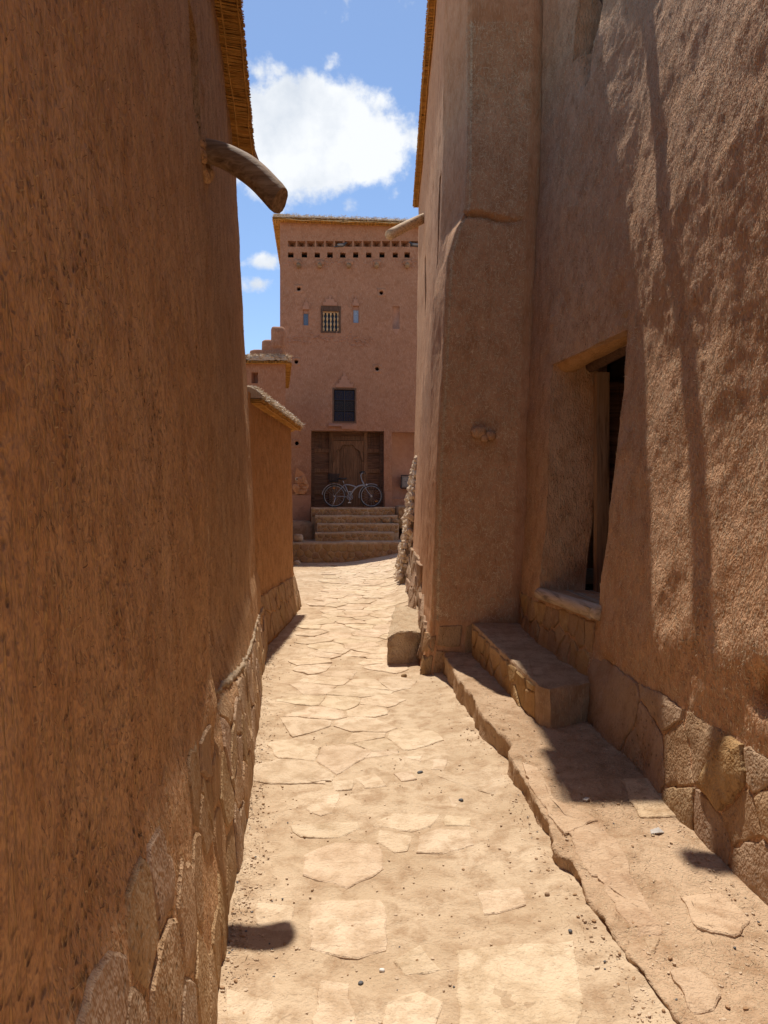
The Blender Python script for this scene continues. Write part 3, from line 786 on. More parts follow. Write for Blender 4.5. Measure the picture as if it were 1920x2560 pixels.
# ------------------------------------------------------------------ crenellated house (far left)
cren = empty('crenellated_house', (-2.2, 16, 0)); tag(cren, 'small pinkish clay house with stepped crenel on its roof corner, left of the tower', 'house')
def sheet(name, x0, x1, z0, z1, y, mat, parent, holes=(), st=.08, amp=.012, seed=0, deep=.25, must=()):
    """vertical wall facing -y in the frame of its parent, with recessed openings (x0,x1,z0,z1,depth)"""
    mu = [q for h in holes for q in h[:2]]; mv = [q for h in holes for q in h[2:4]]
    s_ = Surf(lines([(x0, x1, st)], must=mu), lines([(z0, z1, st)], must=mv), lambda U, V: (U, U * 0 + y, V), lambda P, U, V: amp * fbm(P, 1.2, 3, seed) + amp * .3 * fbm(P, 7, 3, seed + 2), flip=False)
    s_.build(name, mat, parent, holes=[h[:4] for h in holes])
    return s_
s_ = sheet('wall', -6.5, -2.22, 0, 4.98, 16, M['mud_tower'], cren, holes=[(-2.99, -2.84, 4.50, 4.75, .15)], st=.1)
recess(s_, -2.99, -2.84, 4.50, 4.75, (0.05, .18, 0), 'niche', M['mud_pink'], cren)
MB().add([(-2.22, 16.01, 0), (-3.0, 21.0, 0), (-3.0, 21.0, 4.98), (-2.22, 16.01, 4.98), (-2.26, 16.01, 0), (-3.04, 21.0, 0), (-3.04, 21.0, 4.98), (-2.26, 16.01, 4.98)], [(0, 1, 2, 3), (7, 6, 5, 4), (3, 2, 6, 7)]).add([(-6.5, 16.03, 5.0), (-2.24, 16.03, 5.0), (-3.02, 21.0, 5.0), (-6.5, 21, 5.0)], [(0, 1, 2, 3)]).build('side_wall', M['mud_tower'], cren)
eave(cren, (-5, 16, 4.95), (1, 0, 0), (0, -1, 0), 2.84, .14, 4.95, thick=.05, cap=.12, sp=.02, seed=8, fuzz=.05, reedmat='reed', slope=.1)
eave(cren, (-2.22, 16.05, 4.95), (-.155, 1, 0), (1, .155, 0), 3, .13, 4.95, thick=.05, cap=.12, sp=.03, seed=9, fuzz=.05, reedmat='reed', slope=.2)
tuft('straw_thatch', cren, (-5, 16, 5), (1, 0, 0), (0, -1, 0), 2.9, -.2, .16, lambda s, x: 5.10 + rng.uniform(-.08, .05, len(s)), 2500, seed=9, ln=(.05, .12), wd=(.004, .012), mat='straw')
mer = MB()
def lumpbox(mb, a, b, st, seed):
    """rounded earth block"""
    nx, ny, nz = [max(2, int(abs(b[i] - a[i]) / st) + 1) for i in range(3)]
    V = []; Fc = []
    import bmesh
    bm = bmesh.new(); bmesh.ops.create_cube(bm, size=1.0); bmesh.ops.subdivide_edges(bm, edges=bm.edges[:], cuts=6, use_grid_fill=True)
    P = np.array([v.co[:] for v in bm.verts]); F_ = [[v.index for v in f.verts] for f in bm.faces]; bm.free()
    a = np.array(a, float); b = np.array(b, float); sz = b - a; Q = P * sz; r = min(sz) * .22
    core = np.clip(Q, -(sz / 2 - r), sz / 2 - r); dd = Q - core; ln = np.linalg.norm(dd, axis=1, keepdims=True); Q = core + np.where(ln > 0, dd / np.maximum(ln, 1e-6) * np.minimum(ln, r), 0)
    Q = Q + (a + b) / 2; Q = Q + P * (.06 * min(sz) * 2 * fbm(Q, 3 / max(.2, min(sz)) * .5, 3, seed))[:, None]
    mb.add(Q, F_); return mb
lumpbox(mer, (-3.05, 16.02, 5.05), (-2.28, 16.45, 5.28), .1, 1); lumpbox(mer, (-2.78, 16.03, 5.15), (-2.27, 16.44, 5.52), .1, 2); lumpbox(mer, (-2.56, 16.02, 5.3), (-2.26, 16.45, 5.80), .1, 3)
mer.build('crenel', M['mud_tower'], cren, True)
keep_world(cren)

# ------------------------------------------------------------------ right house: near wall with the doorway
right = empty('clay_house', (1.5, 6.9, 0)); tag(right, 'tall brown clay house on the right with buttress, dark doorway and reed eave', 'house')
TAB = {  # y: [(z, x)...]
    -2.5: [(0, 1.8), (.85, 1.85), (2.8, 2.05), (6, 2.32), (8.1, 2.42)],
    2.9: [(0, 1.50), (.55, 1.58), (.95, 1.562), (2.3, 1.735), (3.4, 1.715), (6, 2.06), (8.1, 2.12)],
    4.0: [(0, 1.46), (.5, 1.525), (.9, 1.515), (2.5, 1.70), (3.4, 1.685), (6, 1.99), (8.1, 2.03)],
    4.95: [(0, 1.43), (.85, 1.48), (1.6, 1.59), (2.8, 1.705), (3.5, 1.71), (6, 1.93), (8.1, 1.96)],
    6.1: [(0, 1.30), (.85, 1.335), (2.8, 1.44), (6, 1.64), (8.1, 1.75)],
    6.95: [(0, 1.33), (.85, 1.345), (2.8, 1.43), (6, 1.55), (8.1, 1.6)]}
TY = sorted(TAB)
def right_fn(U, Z):
    XS = np.stack([ip(Z, TAB[y]) for y in TY], 0)
    X = np.zeros_like(U); k = np.clip(np.searchsorted(TY, U) - 1, 0, len(TY) - 2)
    ty = np.array(TY); f = (U - ty[k]) / (ty[k + 1] - ty[k])
    I = np.indices(U.shape)
    X = XS[k, I[0], I[1]] * (1 - f) + XS[k + 1, I[0], I[1]] * f
    return X, U, Z
DZ0, DZ1, DY0, DY1 = .93, 2.87, 4.95, 6.1
def right_amp(P, U, V):
    y, z = U, V
    a = .040 * fbm(P * [1, 1, .8], 1.5, 3, 81) + .014 * fbm(P * [1, 1, .8], 4.5, 3, 83) + .0065 * fbm(P * [1, 1, .8], 13, 3, 85, .65) + .0032 * fbm(P, 40, 2, 87)
    a = a + .03 * np.exp(-((y - 4.9) / .12) ** 2) * ss(.4, .9, z) * (1 - ss(2.2, 2.8, z)) * 0
    a = a - .05 * np.exp(-((y - 4.72) / .12) ** 2 - ((z - .56) / .07) ** 2)            # chipped hollow under the doorway
    a = a - .16 * np.exp(-((y - 5.85) / (.05 + .16 * np.clip(z - 5.05, 0, 1))) ** 4) * ss(5.08, 5.2, z) * (1 - ss(6.5, 6.8, z)) * (.8 + .5 * fbm(P, 6, 3, 89))
    a = a + .02 * ss(.62, .5, z)
    a = a - .16 * np.exp(-((y - 2.93) / .06) ** 2 - ((z - .86) / .07) ** 2)
    return a
ur = lines([(-2.5, 2.4, .08), (2.4, 4.95, .018), (4.95, 6.95, .024)], must=(DY0, DY1, 5.82, 6.08))
vr = lines([(-.05, 6.4, .02), (6.4, 8.1, .1)], must=(DZ0, DZ1, 5.45, 6.5))
SR = Surf(ur, vr, right_fn, right_amp, flip=True)
rh = [(DY0, DY1, DZ0, DZ1), (5.82, 6.08, 5.45, 6.5)]
SR.build('wall', M['mud_right'], right, holes=rh)
straws('straw', SR, 80000, M['straw'], right, 2.7, 6.9, .45, 6.0, holes=rh, vert=.3, length=(.007, .034), width=(.001, .0030), lift=.006, seed=12, dens=lambda P: .5 + .5 * ss(-.2, .5, fbm(P, 2.2, 2, 5)))
# door reveal
recess(SR, DY0, DY1, DZ0, DZ1, (.40, .02, 0), 'door_reveal', M['mud_right'], right, n=24, back=False)
recess(SR, 5.82, 6.08, 5.45, 6.5, (.30, .02, 0), 'broken_opening', M['mud_right'], right, n=12, back=False)
wf = empty('window', (1.8, 5.95, 5.6)); wf.parent = right
MB().box((1.85, 5.72, 5.40), (1.92, 5.80, 6.6)).box((1.85, 6.10, 5.40), (1.92, 6.18, 6.6)).box((1.85, 5.80, 5.40), (1.92, 6.10, 5.48)).build('window_frame', M['win_wood'], wf)
MB().box((1.93, 5.79, 5.47), (1.935, 6.11, 6.6)).build('pane', M['pale_pane'], wf)
# lintel logs
V, Fc = rough_log((1.56, 6.25, 2.88), (1.835, 4.90, 2.995), .095, .125, seed=3, n=16, seg=22, bend=.0)
MB().add(V, Fc).build('lintel', M['lintel_clay'], right, True)
V, Fc = rough_log((1.78, 6.2, 2.86), (1.98, 4.85, 2.90), .06, .06, seed=5, n=10, seg=10, bend=0)
MB().add(V, Fc).build('lintel', M['door_dark'], right, True)
# threshold: pole at the lip, boards behind
V, Fc = rough_log((1.345, 6.12, .90), (1.50, 4.9, .90), .052, .056, seed=8, n=12, seg=18, bend=.0)
MB().add(V, Fc).build('threshold_pole', M['sill'], right, True)
for k in range(3):
    x0 = 1.43 + k * .13
    MB().box((x0, 4.96, .86), (x0 + .118, 6.12, .925 + random.uniform(-.006, .006)), .006).build('threshold_board', M['sill'], right)
# wooden door frame, leaf and planks in the dark
dr = empty('door', (1.85, 5.6, .93)); dr.parent = right
MB().box((1.80, 5.99, .92), (1.90, 6.10, 2.78), .004).build('door_post', M['post'], dr)
for k in range(2):
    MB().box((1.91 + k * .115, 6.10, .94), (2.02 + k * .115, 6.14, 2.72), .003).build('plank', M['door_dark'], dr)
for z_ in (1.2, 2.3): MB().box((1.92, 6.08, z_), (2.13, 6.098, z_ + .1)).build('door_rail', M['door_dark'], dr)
# interior shell, walls coloured dark in place of the room's shade
MB().box((1.86, 4.6, .86), (4.0, 6.9, .90)).box((1.98, 6.2, .9), (4.0, 6.3, 3.4)).box((1.95, 4.5, .9), (4.0, 4.6, 3.4)).box((4.0, 4.5, .8), (4.1, 6.3, 3.4)).box((1.9, 4.5, 3.3), (4.1, 6.3, 3.4)).build('inner_room', M['room_shade'], right)

# masonry under the near wall
rs = random.Random(29)
def on_right(u, v, h): return SR.ev(u, v, h)[0]
pix = [((1560, 1790), 0), ((1665, 1760), 0), ((1690, 1880), 1), ((1740, 1830), 1), ((1805, 1940), 2), ((1715, 2060), 1), ((1640, 1900), 0), ((1850, 2050), 1), ((1880, 1930), 0), ((1880, 2160), 0), ((1790, 2110), 0), ((1610, 1930), 0), ((1905, 2010), 1)]
st = []; kinds = []
for (px, py), kd in pix:
    X = 1.50; Y = X * F / (px - CX); st.append((Y, EYE + (CY - py) / F * Y)); kinds.append(kd)
st += [(2.5, .15), (2.5, .42), (2.2, .3), (1.9, .2)]; kinds += [0, 1, 0, 1]
for s, c, kd in zip(st, voronoi(st, (1.8, 4.95, .02, .60), .5), kinds):
    if not c: continue
    slab('stone', c, on_right, M[['stone_grey', 'stone', 'stone_gold'][kd]], right, h=.011 if kd < 2 else .030, gap=.008, bevel=.009, step=.045, amp=.012, tilt=.005, depth=.03, dome=.004 if kd < 2 else .012)
# riser masonry under the threshold
st = jsites(5.0, 6.9, .45, .84, .17, .2, .36, rs)
for s, c in zip(st, voronoi(st, (4.97, 6.85, .40, .84), .3)):
    if c and area(c) > .006: slab('stone', c, on_right, M[rs.choice(['stone', 'stone_gold', 'stone'])], right, h=.012, gap=.012, bevel=.012, step=.09, amp=.012, tilt=.015)

# ---- buttress and the long wall behind it
XC = [(0, .40), (.5, .475), (2, .51), (3, .57), (4.1, .62), (4.38, .70), (4.55, .79), (4.7, .80), (8.1, .83)]
X3 = [(0, .37), (.5, .44), (2, .47), (3, .51), (3.9, .54), (4.2, .60), (5, .63), (8.1, .65)]
XB = [(0, .40), (.5, .46), (1, .52), (2.3, .57), (3.4, .585), (3.9, .62), (5, .65), (8.1, .68)]
X4 = [(0, .42), (.5, .46), (1, .54), (2.3, .63), (3.5, .66), (5, .70), (8.1, .735)]
INN = [(0, 1.36), (.85, 1.36), (2.8, 1.45), (6, 1.57), (8.1, 1.62)]
YB = 6.88
def but_fn(U, Z):
    YF = YB + .012 * Z
    xc = ip(Z, XC)
    pts = [(ip(Z, INN) + .02, YF + .05), (ip(Z, INN) - .12, YF + .005), (xc + .05, YF), (xc + .012, YF + .018), (xc, YF + .06), (ip(Z, X3), YF * 0 + 7.7), (ip(Z, XB), Z * 0 + 10.5), (ip(Z, X4), Z * 0 + 15.0), (ip(Z, X4) + .06, Z * 0 + 15.1), (Z * 0 + 6, Z * 0 + 15.3)]
    PX = np.stack([p[0] for p in pts], 0); PY = np.stack([p[1] for p in pts], 0)
    k = np.clip(np.floor(U).astype(int), 0, len(pts) - 2); f = U - k; I = np.indices(U.shape)
    return PX[k, I[0], I[1]] * (1 - f) + PX[k + 1, I[0], I[1]] * f, PY[k, I[0], I[1]] * (1 - f) + PY[k + 1, I[0], I[1]] * f, Z
def but_amp(P, U, V):
    a = .020 * fbm(P * [1, 1, .7], 1.5, 3, 91) + .008 * fbm(P * [1, 1, .6], 5, 3, 93) + .0035 * fbm(P * [1, 1, .8], 17, 3, 95, .6)
    zl = 4.50 + .03 * np.sin(P[..., 0] * 9) + .02 * fbm(P, 9, 2, 97)
    fr = (U < 3.6) * ss(.9, 1.6, U)
    a = a + .028 * fr * ss(zl - .01, zl + .012, V) * (1 - ss(zl + .1, zl + .7, V))
    a = a - .075 * fr * ss(zl - .065, zl - .015, V) * (1 - ss(zl - .012, zl + .004, V))
    a = a + .012 * ss(.62, .52, V) * ss(1, 1.4, U)
    a = a + .022 * ss(2.5, 2.9, U) * ss(4.8, 3.8, U) * ss(1.2, .3, V)
    return a * ss(8.0, 7.6, U)
def yu(y): return 4 + (y - 6.98) / .72 if y < 7.7 else (5 + (y - 7.7) / 2.8 if y < 10.5 else 6 + (y - 10.5) / 4.5)
s1 = (yu(7.85), yu(8.12), 4.35, 5.42); s2 = (yu(11.1), yu(11.5), 4.75, 5.7)
ub = lines([(0, 1, .2), (1, 2, .03), (2, 4, .16), (4, 5, .035), (5, 6, .012), (6, 7, .02), (7, 8, .25), (8, 9, .34)], must=(s1[0], s1[1], s2[0], s2[1]))
vb = lines([(-.1, 8.1, .022)], must=(4.35, 5.42, 4.75, 5.7))
SB = Surf(ub, vb, but_fn, but_amp, flip=True)
SB.build('wall', M['mud_buttress'], right, holes=[s1, s2])
recess(SB, s1[0], s1[1], s1[2], s1[3], (.25, .03, .05), 'slit_opening', M['mud_right'], right, backmat=M['dark'])
recess(SB, s2[0], s2[1], s2[2], s2[3], (.25, .03, .05), 'slit_opening', M['mud_right'], right, backmat=M['dark'])
straws('straw', SB, 15000, M['straw'], right, 1.0, 2.2, .55, 6.4, vert=.2, length=(.01, .045), width=(.0015, .004), seed=14)
straws('straw', SB, 9000, M['straw'], right, 2.2, 5.0, .55, 6.4, vert=.3, length=(.006, .03), width=(.0008, .0022), seed=15)
# closing walls and roof
MB().box((.85, 7.0, 8.06), (6, 15.1, 8.14)).box((1.65, 6.95, 8.06), (6, 7.0, 8.14)).box((2.1, -2.5, 8.06), (6, 6.95, 8.14)).box((1.75, 4.5, 8.07), (2.1, 6.95, 8.13)).box((6, -2.5, 0), (6.1, 15.1, 8.1)).box((1.8, -2.6, 0), (6, -2.5, 8.1)).build('roof_slab', M['mud_right'], right)
eave(right, (.66, 7.0, 8.1), (.01, 1, 0), (-1, .01, 0), 8.1, .13, 8.08, thick=.05, cap=.06, sp=.012, seed=21, zend=8.08, slope=.05, capin=.5)
eave(right, (.47, 6.92, 8.1), (1, 0, 0), (0, -1, 0), 1.25, .26, 8.08, thick=.05, cap=.06, sp=.03, seed=22, slope=.05, capin=.4)  # unseen front eave, stretched left and outward to lengthen its shadow on the ledge
eave(right, (2.07, 2.6, 8.1), (-.075, 1, 0), (-1, -.075, 0), 4.3, .18, 8.08, thick=.05, cap=.06, sp=.03, seed=23, slope=.05, capin=.3)
# clay lumps on the buttress face
lm = []
for (px, py, s) in ((1196, 1080, .075), (1228, 1090, .055), (1212, 1096, .045)):
    x, y, z = ray(px, py, 6.88)
    P, Fc = rock(int(px), s, .05, s * .8, 2); MB().add(P + np.array([x, y, z]), Fc).build('clay_lump', M['mud_right'], right, True)
# masonry at the buttress foot
def on_but(u, v, h): return SB.ev(u, v, h)[0]
for pl in ([(1.18, .24), (1.62, .22), (1.62, .50), (1.5, .545), (1.2, .53)], [(1.66, -.02), (2.0, -.02), (2.0, .27), (1.66, .25)], [(1.66, .28), (2.0, .3), (2.0, .5), (1.66, .52)], [(1.2, .0), (1.62, -.02), (1.62, .2), (1.2, .2)]):
    V0 = [(u, v) for u, v in pl]
    o = slab('stone', V0, on_but, M['stone'], right, h=.016, gap=.012, bevel=.014, step=.12, amp=.01, tilt=.01)
for pl in ([(2.0, -.02), (4.1, -.02), (4.1, .2), (2.0, .22)], [(2.0, .24), (4.15, .22), (4.2, .42), (2.0, .4)]):
    slab('stone', pl, on_but, M['stone'], right, h=.02, gap=.03, bevel=.05, step=.5, amp=.02, tilt=.01)
# slates on edge along the long wall foot
rs = random.Random(39)
st = jsites(4.3, 6.75, .12, .95, .10, .34, .3, rs)
for s, c in zip(st, voronoi(st, (4.3, 6.75, .1, .95), .4)):
    y = 7.0 + (s[0] - 4) * .72 if s[0] < 5 else 7.7 + (s[0] - 5) * 2.8
    if not c or area(c) < .004 or s[1] > .55 + .12 * (y - 7.5): continue
    slab('slate', c, on_but, M['stone_grey'], right, h=.03, gap=.006, bevel=.012, step=.12, amp=.006, tilt=.03)
# spouts
V, Fc = rough_log((.95, 12.3, 6.80), (.075, 11.55, 6.10), .080, .085, seed=14, n=12, seg=10, bend=.01)
o = MB().add(V, Fc).build('log_spout', M['log_light'], right, True)
V, Fc = rough_log((2.2, 5.55, 6.72), (.93, 5.50, 6.5), .095, .085, seed=15, n=10, seg=10, bend=.03)
MB().add(V, Fc).build('log_spout', M['log'], right, True)
# rubble foot at the far corner
rs = random.Random(49)
core = MB(); pr = [(.42, 0), (.235, .2), (.30, .6), (.38, 1.1), (.46, 1.7), (.55, 2.3), (.60, 2.62), (.75, 2.62), (.9, 0)]
V = [(x + .05, y, z) for y in (13.4, 15.25) for x, z in pr]; n = len(pr)
core.add(V, [tuple(range(n)), tuple(range(2 * n - 1, n - 1, -1))] + [(i, (i + 1) % n, (i + 1) % n + n, i + n) for i in range(n)]).build('rubble_core', M['mortar'], right)
pool = [rock(k, 1, 1, 1, 1, .35) for k in range(8)]; meshes = []
for k, (P, Fc) in enumerate(pool):
    me = bpy.data.meshes.new('rubble_stone'); me.from_pydata([tuple(p) for p in P], [], Fc); me.materials.append(M['rubble']); meshes.append(me)
cnt = 0
for k in range(280):
    z = rs.uniform(.2, 2.65); y = rs.uniform(13.35, 15.2) if rs.random() < .55 else rs.uniform(13.33, 13.5)
    xs = float(np.interp(z, [0, .2, .6, 1.1, 1.7, 2.3, 2.62], [.25, .235, .30, .38, .46, .55, .60])) + .03
    if y < 13.5: xs = rs.uniform(xs, .62)
    o = bpy.data.objects.new('rubble_stone', rs.choice(meshes)); C.objects.link(o); o.parent = right
    s = rs.uniform(.03, .075); o.location = (xs, y, z); o.scale = (s, s * rs.uniform(.8, 1.6), s * rs.uniform(.6, 1)); o.rotation_euler = [rs.uniform(0, 6.28) for _ in range(3)]
keep_world(right)

# ------------------------------------------------------------------ door steps on the ledge
ds = empty('door_step', (1.1, 5.6, .2)); tag(ds, 'long earth and stone step block below the right hand doorway, standing on the ledge', 'step')
def block(name, pts, z0, ztop, mat, parent, seed, st=.05, amp=.012, top=None):
    """rough block from a plan outline; ztop(x, y)"""
    out = []
    for i in range(len(pts)):
        p, q = pts[i], pts[(i + 1) % len(pts)]; k = max(1, int(math.hypot(q[0] - p[0], q[1] - p[1]) / st))
        out += [(p[0] + (q[0] - p[0]) * s / k, p[1] + (q[1] - p[1]) * s / k) for s in range(k)]
    n = len(out); cx = sum(p[0] for p in out) / n; cy = sum(p[1] for p in out) / n
    rings = []
    nz = 7
    for k in range(nz):
        f = k / (nz - 1); rings.append([(cx + (x - cx) * (1.012 - .012 * f), cy + (y - cy) * (1.012 - .012 * f), z0 + (ztop(x, y) - .012 - z0) * f) for x, y in out])
    for s, dz in ((.985, 0), (.93, .003), (.8, .002), (.6, 0), (.35, -.004), (.1, -.004)):
        rings.append([(cx + (x - cx) * s, cy + (y - cy) * s, ztop(cx + (x - cx) * s, cy + (y - cy) * s) + dz) for x, y in out])
    A = np.array(rings); nn = np.array([[x - cx, y - cy, 0] for x, y in out]); nn /= np.linalg.norm(nn, axis=1, keepdims=True)
    d = amp * fbm(A * [1, 1, 1.3], 8, 4, seed, .6); A[:nz] += nn[None] * d[:nz, :, None] ; A[nz - 1:, :, 2] += .6 * d[nz - 1:]
    Fc = [(k * n + i, k * n + (i + 1) % n, (k + 1) * n + (i + 1) % n, (k + 1) * n + i) for k in range(len(rings) - 1) for i in range(n)] + [tuple((len(rings) - 1) * n + i for i in range(n))]
    return mesh_obj(name, A.reshape(-1, 3), Fc, mat, parent, 26)
step_out = [(.85, 6.84), (.93, 5.9), (1.0, 5.2), (1.045, 4.78), (1.10, 4.70), (1.47, 4.92), (1.42, 5.6), (1.36, 6.84)]
block('tread', step_out, .12, lambda x, y: float(np.interp(y, [4.7, 6.9], [.425, .535])), M['ledge'], ds, 3, amp=.034, st=.035)
rs = random.Random(59)
fx = [(.845, 6.8), (.928, 5.9), (.998, 5.2), (1.04, 4.80)]
def on_face(u, v, h):
    u = np.asarray(u); x = np.interp(u, [4.80, 5.2, 5.9, 6.8], [1.04, .998, .928, .845]); return np.stack([x - h - .004, u, v], -1)
for s, c in zip(*(lambda S: (S, voronoi(S, (4.85, 6.75, .18, .50), .4)))(jsites(4.85, 6.75, .16, .52, .26, .16, .36, rs))):
    if c and area(c) > .008: 
        ztop_ = float(np.interp(s[0], [4.7, 6.9], [.40, .51])); c = clip(c, 0, 1, ztop_)
        if len(c) > 2 and area(c) > .006: slab('stone', c, on_face, M['stone_gold'], ds, h=.010, gap=.010, bevel=.012, step=.1, amp=.012, tilt=.01, depth=.02)
keep_world(ds)

# boulder beside the buttress
bl = block('boulder', [(.035, 7.32), (.22, 7.36), (.47, 7.55), (.50, 8.5), (.14, 8.6), (.085, 8.0)], -.05, lambda x, y: .33 + .10 * (y - 7.35) / 1.1 + .035 * math.sin(x * 9) - .10 * max(0, .16 - x) / .16 * .5, M['boulder'], None, 8, st=.05, amp=.045)
tag(bl, 'pale squared boulder on the path against the foot of the buttress', 'boulder')

# ------------------------------------------------------------------ tower house (frame turned a little)
TH = R(5.2); TY0 = 21.4
K0 = Vector(((700 - CX) / F * TY0, TY0, 0)); EX = Vector((math.cos(TH), math.sin(TH), 0)); EYd = Vector((-math.sin(TH), math.cos(TH), 0))
def K(px, py, off=0.0):
    """pixel -> (a, z) on the facade plane moved 'off' metres inwards"""
    d = Vector(((px - CX) / F, 1, (CY - py) / F)); o = K0 + EYd * off
    t = o.dot(EYd) / d.dot(EYd); P = d * t + Vector((0, 0, EYE)); q = P - K0
    return q.dot(EX), P.z
tower = empty('tower_house', K0, TH); tag(tower, 'tall pink clay tower house with carved openings closing the end of the alley', 'house')
def rc(x0, y0, x1, y1, dep=0): a, b = K(x0, y1), K(x1, y0); return (a[0], b[0], a[1], b[1], dep)
holes = []
HW = {}
HW['slit1'] = rc(757, 775, 772, 813, .12); HW['slit2'] = rc(882, 766, 898, 807, .12); HW['grille'] = rc(802, 766, 852, 832, .10); HW['iron'] = rc(831, 970, 891, 1057, .12)
HW['door'] = rc(778, 1078, 960, 1267, .45); HW['side'] = (K(980, 1080)[0], K(980, 1080)[0] + 1.4, 2.0, K(980, 1080)[1], .3)
HW['blind'] = rc(981, 766, 999, 822, .05)
sq = [K(x, 637.5) for x in (727, 761, 793, 825, 857, 889, 922, 955, 988, 1018)]
for k, (a, z) in enumerate(sq): HW['sq%d' % k] = (a - .085 + (k % 3) * .004, a + .085, z - .08, z + .075 + (k % 2) * .01, .22)
tri = [K(x, 610) for x in np.linspace(730, 1036, 14)]
for k, (a, z) in enumerate(tri): HW['tri%d' % k] = (a - .125, a + .12, z - .085, z + .09, .16)
rnd_ = [K(747, 722), K(953.5, 731.5), K(741, 904), K(943, 922), K(742, 1108)]
for k, (a, z) in enumerate(rnd_): HW['rnd%d' % k] = (a - .09, a + .09, z - .09, z + .09, .4)
holes = list(HW.values()); ZT = K(720, 556)[1]; WT = 5.6
TSURF = sheet('wall', 0, WT, .2, ZT, 0, M['mud_tower'], tower, holes=holes, st=.09, amp=.02, seed=101)
rms = dict(TSURF.__dict__)
for k, h in HW.items():
    if k.startswith('tri'):
        a, b, c, d, _ = h; m_ = (a + b) / 2
        MB().add([(a, .0, c), (b, .0, c), (b, .0, d), (a, .0, d), (a, .05, c), (b, .05, c), (m_, .30, (c + d) / 2 + .04), (a, .05, d), (b, .05, d)],
                 [(0, 1, 5, 4), (1, 2, 8, 5), (2, 3, 7, 8), (3, 0, 4, 7), (4, 5, 6), (5, 8, 6), (8, 7, 6), (7, 4, 6)]).build('niche', M['mud_tower'], tower)
    else:
        recess(TSURF, *h[:4], (0, h[4], 0), 'niche' if k[:2] in ('bl', 'si') else 'opening', M['mud_pink'] if k[:2] in ('bl', 'si', 'gr', 'ir') else M['mud_tower'], tower, n=4, backmat=None if k in ('blind', 'side', 'door') else (M['dark']))
# tower sides, back and roof
MB().box((.0, .02, .2), (.02, 8, ZT)).box((WT - .02, .02, .2), (WT, 8, ZT)).box((0, 8, .2), (WT, 8.1, ZT)).box((0, .45, ZT - .02), (WT, 8, ZT + .05)).box((0, .02, ZT - .03), (WT, .45, ZT + .02)).build('side_wall', M['mud_tower'], tower)
eave(tower, (-.2, 0, ZT), (1, 0, 0), (0, -1, 0), WT + .4, .26, ZT, thick=.06, cap=.10, sp=.02, seed=31, slope=.05, capin=.5, fuzz=.04)
eave(tower, (0, -.2, ZT), (0, 1, 0), (-1, 0, 0), 8, .22, ZT, thick=.06, cap=.10, sp=.02, seed=32, slope=.0, capin=.3, fuzz=.04)
tuft('straw_thatch', tower, (-.2, 0, ZT), (1, 0, 0), (0, -1, 0), WT + .4, -.1, .27, lambda s, x: ZT + .10 + rng.uniform(-.03, .06, len(s)), 3000, seed=11, ln=(.06, .16), wd=(.004, .012), mat='straw_pale')
for k in range(9):
    a = .2 + k * .6 + random.uniform(-.2, .2); MB().tube([(a, -.262, ZT + .01), (a + .5, -.285, ZT - .03 + random.uniform(-.02, .02)), (a + .9, -.27, ZT + .0)], .010, 5).build('loose_reed', M['reed_pale'], tower)
# proud band of cornice between the two rows
a0_, z0_ = K(716, 622); a1_, z1_ = K(1060, 652)
# log ends
for x in (746, 800, 873, 942, 1017):
    a, z = K(x, 664); V, Fc = rough_log((a, .25, z), (a + random.uniform(-.02, .02), -.15, z - .03), .08, .075, seed=int(x), n=9, seg=4, bend=0)
    MB().add(V, Fc).build('log_end', M['log'], tower, True)
    P, Fc = rock(int(x), .13, .07, .09, 2, .3); MB().add(P + np.array([a, -.01, z + .09]), Fc).build('clay_lump', M['mud_tower'], tower, True)
# round vent holes: clay rings closing the square cut to a circle
for (a, z) in rnd_:
    V = []; n = 16
    for k in range(n):
        q = 2 * math.pi * k / n; c, s = math.cos(q), math.sin(q); m_ = .13 / max(abs(c), abs(s)); r_ = .062 * (1 + .12 * random.uniform(-1, 1))
        yw = float(TSURF.ev(np.array([a + c * m_]), np.array([z + s * m_]))[0][0, 1]); V += [(a + c * m_, yw - .004, z + s * m_), (a + c * r_, yw - .004, z + s * r_), (a + c * r_, .16, z + s * r_), (a + c * m_ * 1.04, yw + .02, z + s * m_ * 1.04)]
    Fc = []
    for k in range(n):
        j = (k + 1) % n; Fc += [(4 * k, 4 * j, 4 * j + 1, 4 * k + 1), (4 * k + 1, 4 * j + 1, 4 * j + 2, 4 * k + 2), (4 * k + 3, 4 * j + 3, 4 * j, 4 * k)]
    mesh_obj('vent_ring', V, Fc, M['mud_tower'], tower, True)
# stepped relief over windows
def stepped(cx, ztop, zbot, w, n, mat='mud_pink'):
    pts = []; hh = (ztop - zbot) / n
    left_ = []; 
    for k in range(n): 
        x = w / 2 * (1, .62, .36, .14)[k if n == 4 else (0, 1, 3)[k]]; left_ += [(cx - x, zbot + k * hh), (cx - x, zbot + (k + 1) * hh)]
    poly = left_ + [(2 * cx - x, z) for x, z in left_[::-1]]
    MB().prism(poly[::-1], -.04, .06).build('stepped_relief', M[mat], tower)
a, z = K(861, 932); stepped(a, z, HW['iron'][3] + .01, .52, 4)
a, z = K(765, 748); stepped(a, z, HW['slit1'][3] + .01, .2, 3)
a, z = K(889, 742); stepped(a, z, HW['slit2'][3] + .01, .2, 3)
a, z = K(825, 740); stepped(a, z, HW['grille'][3] + .01, .42, 3)
# blind niche point
a0b, a1b, zb0, zb1, _ = HW['blind']; MB().prism([(a0b, zb0), ((a0b + a1b) / 2, zb0 - .2), (a1b, zb0)], -.005, .05).build('niche', M['mud_pink'], tower)
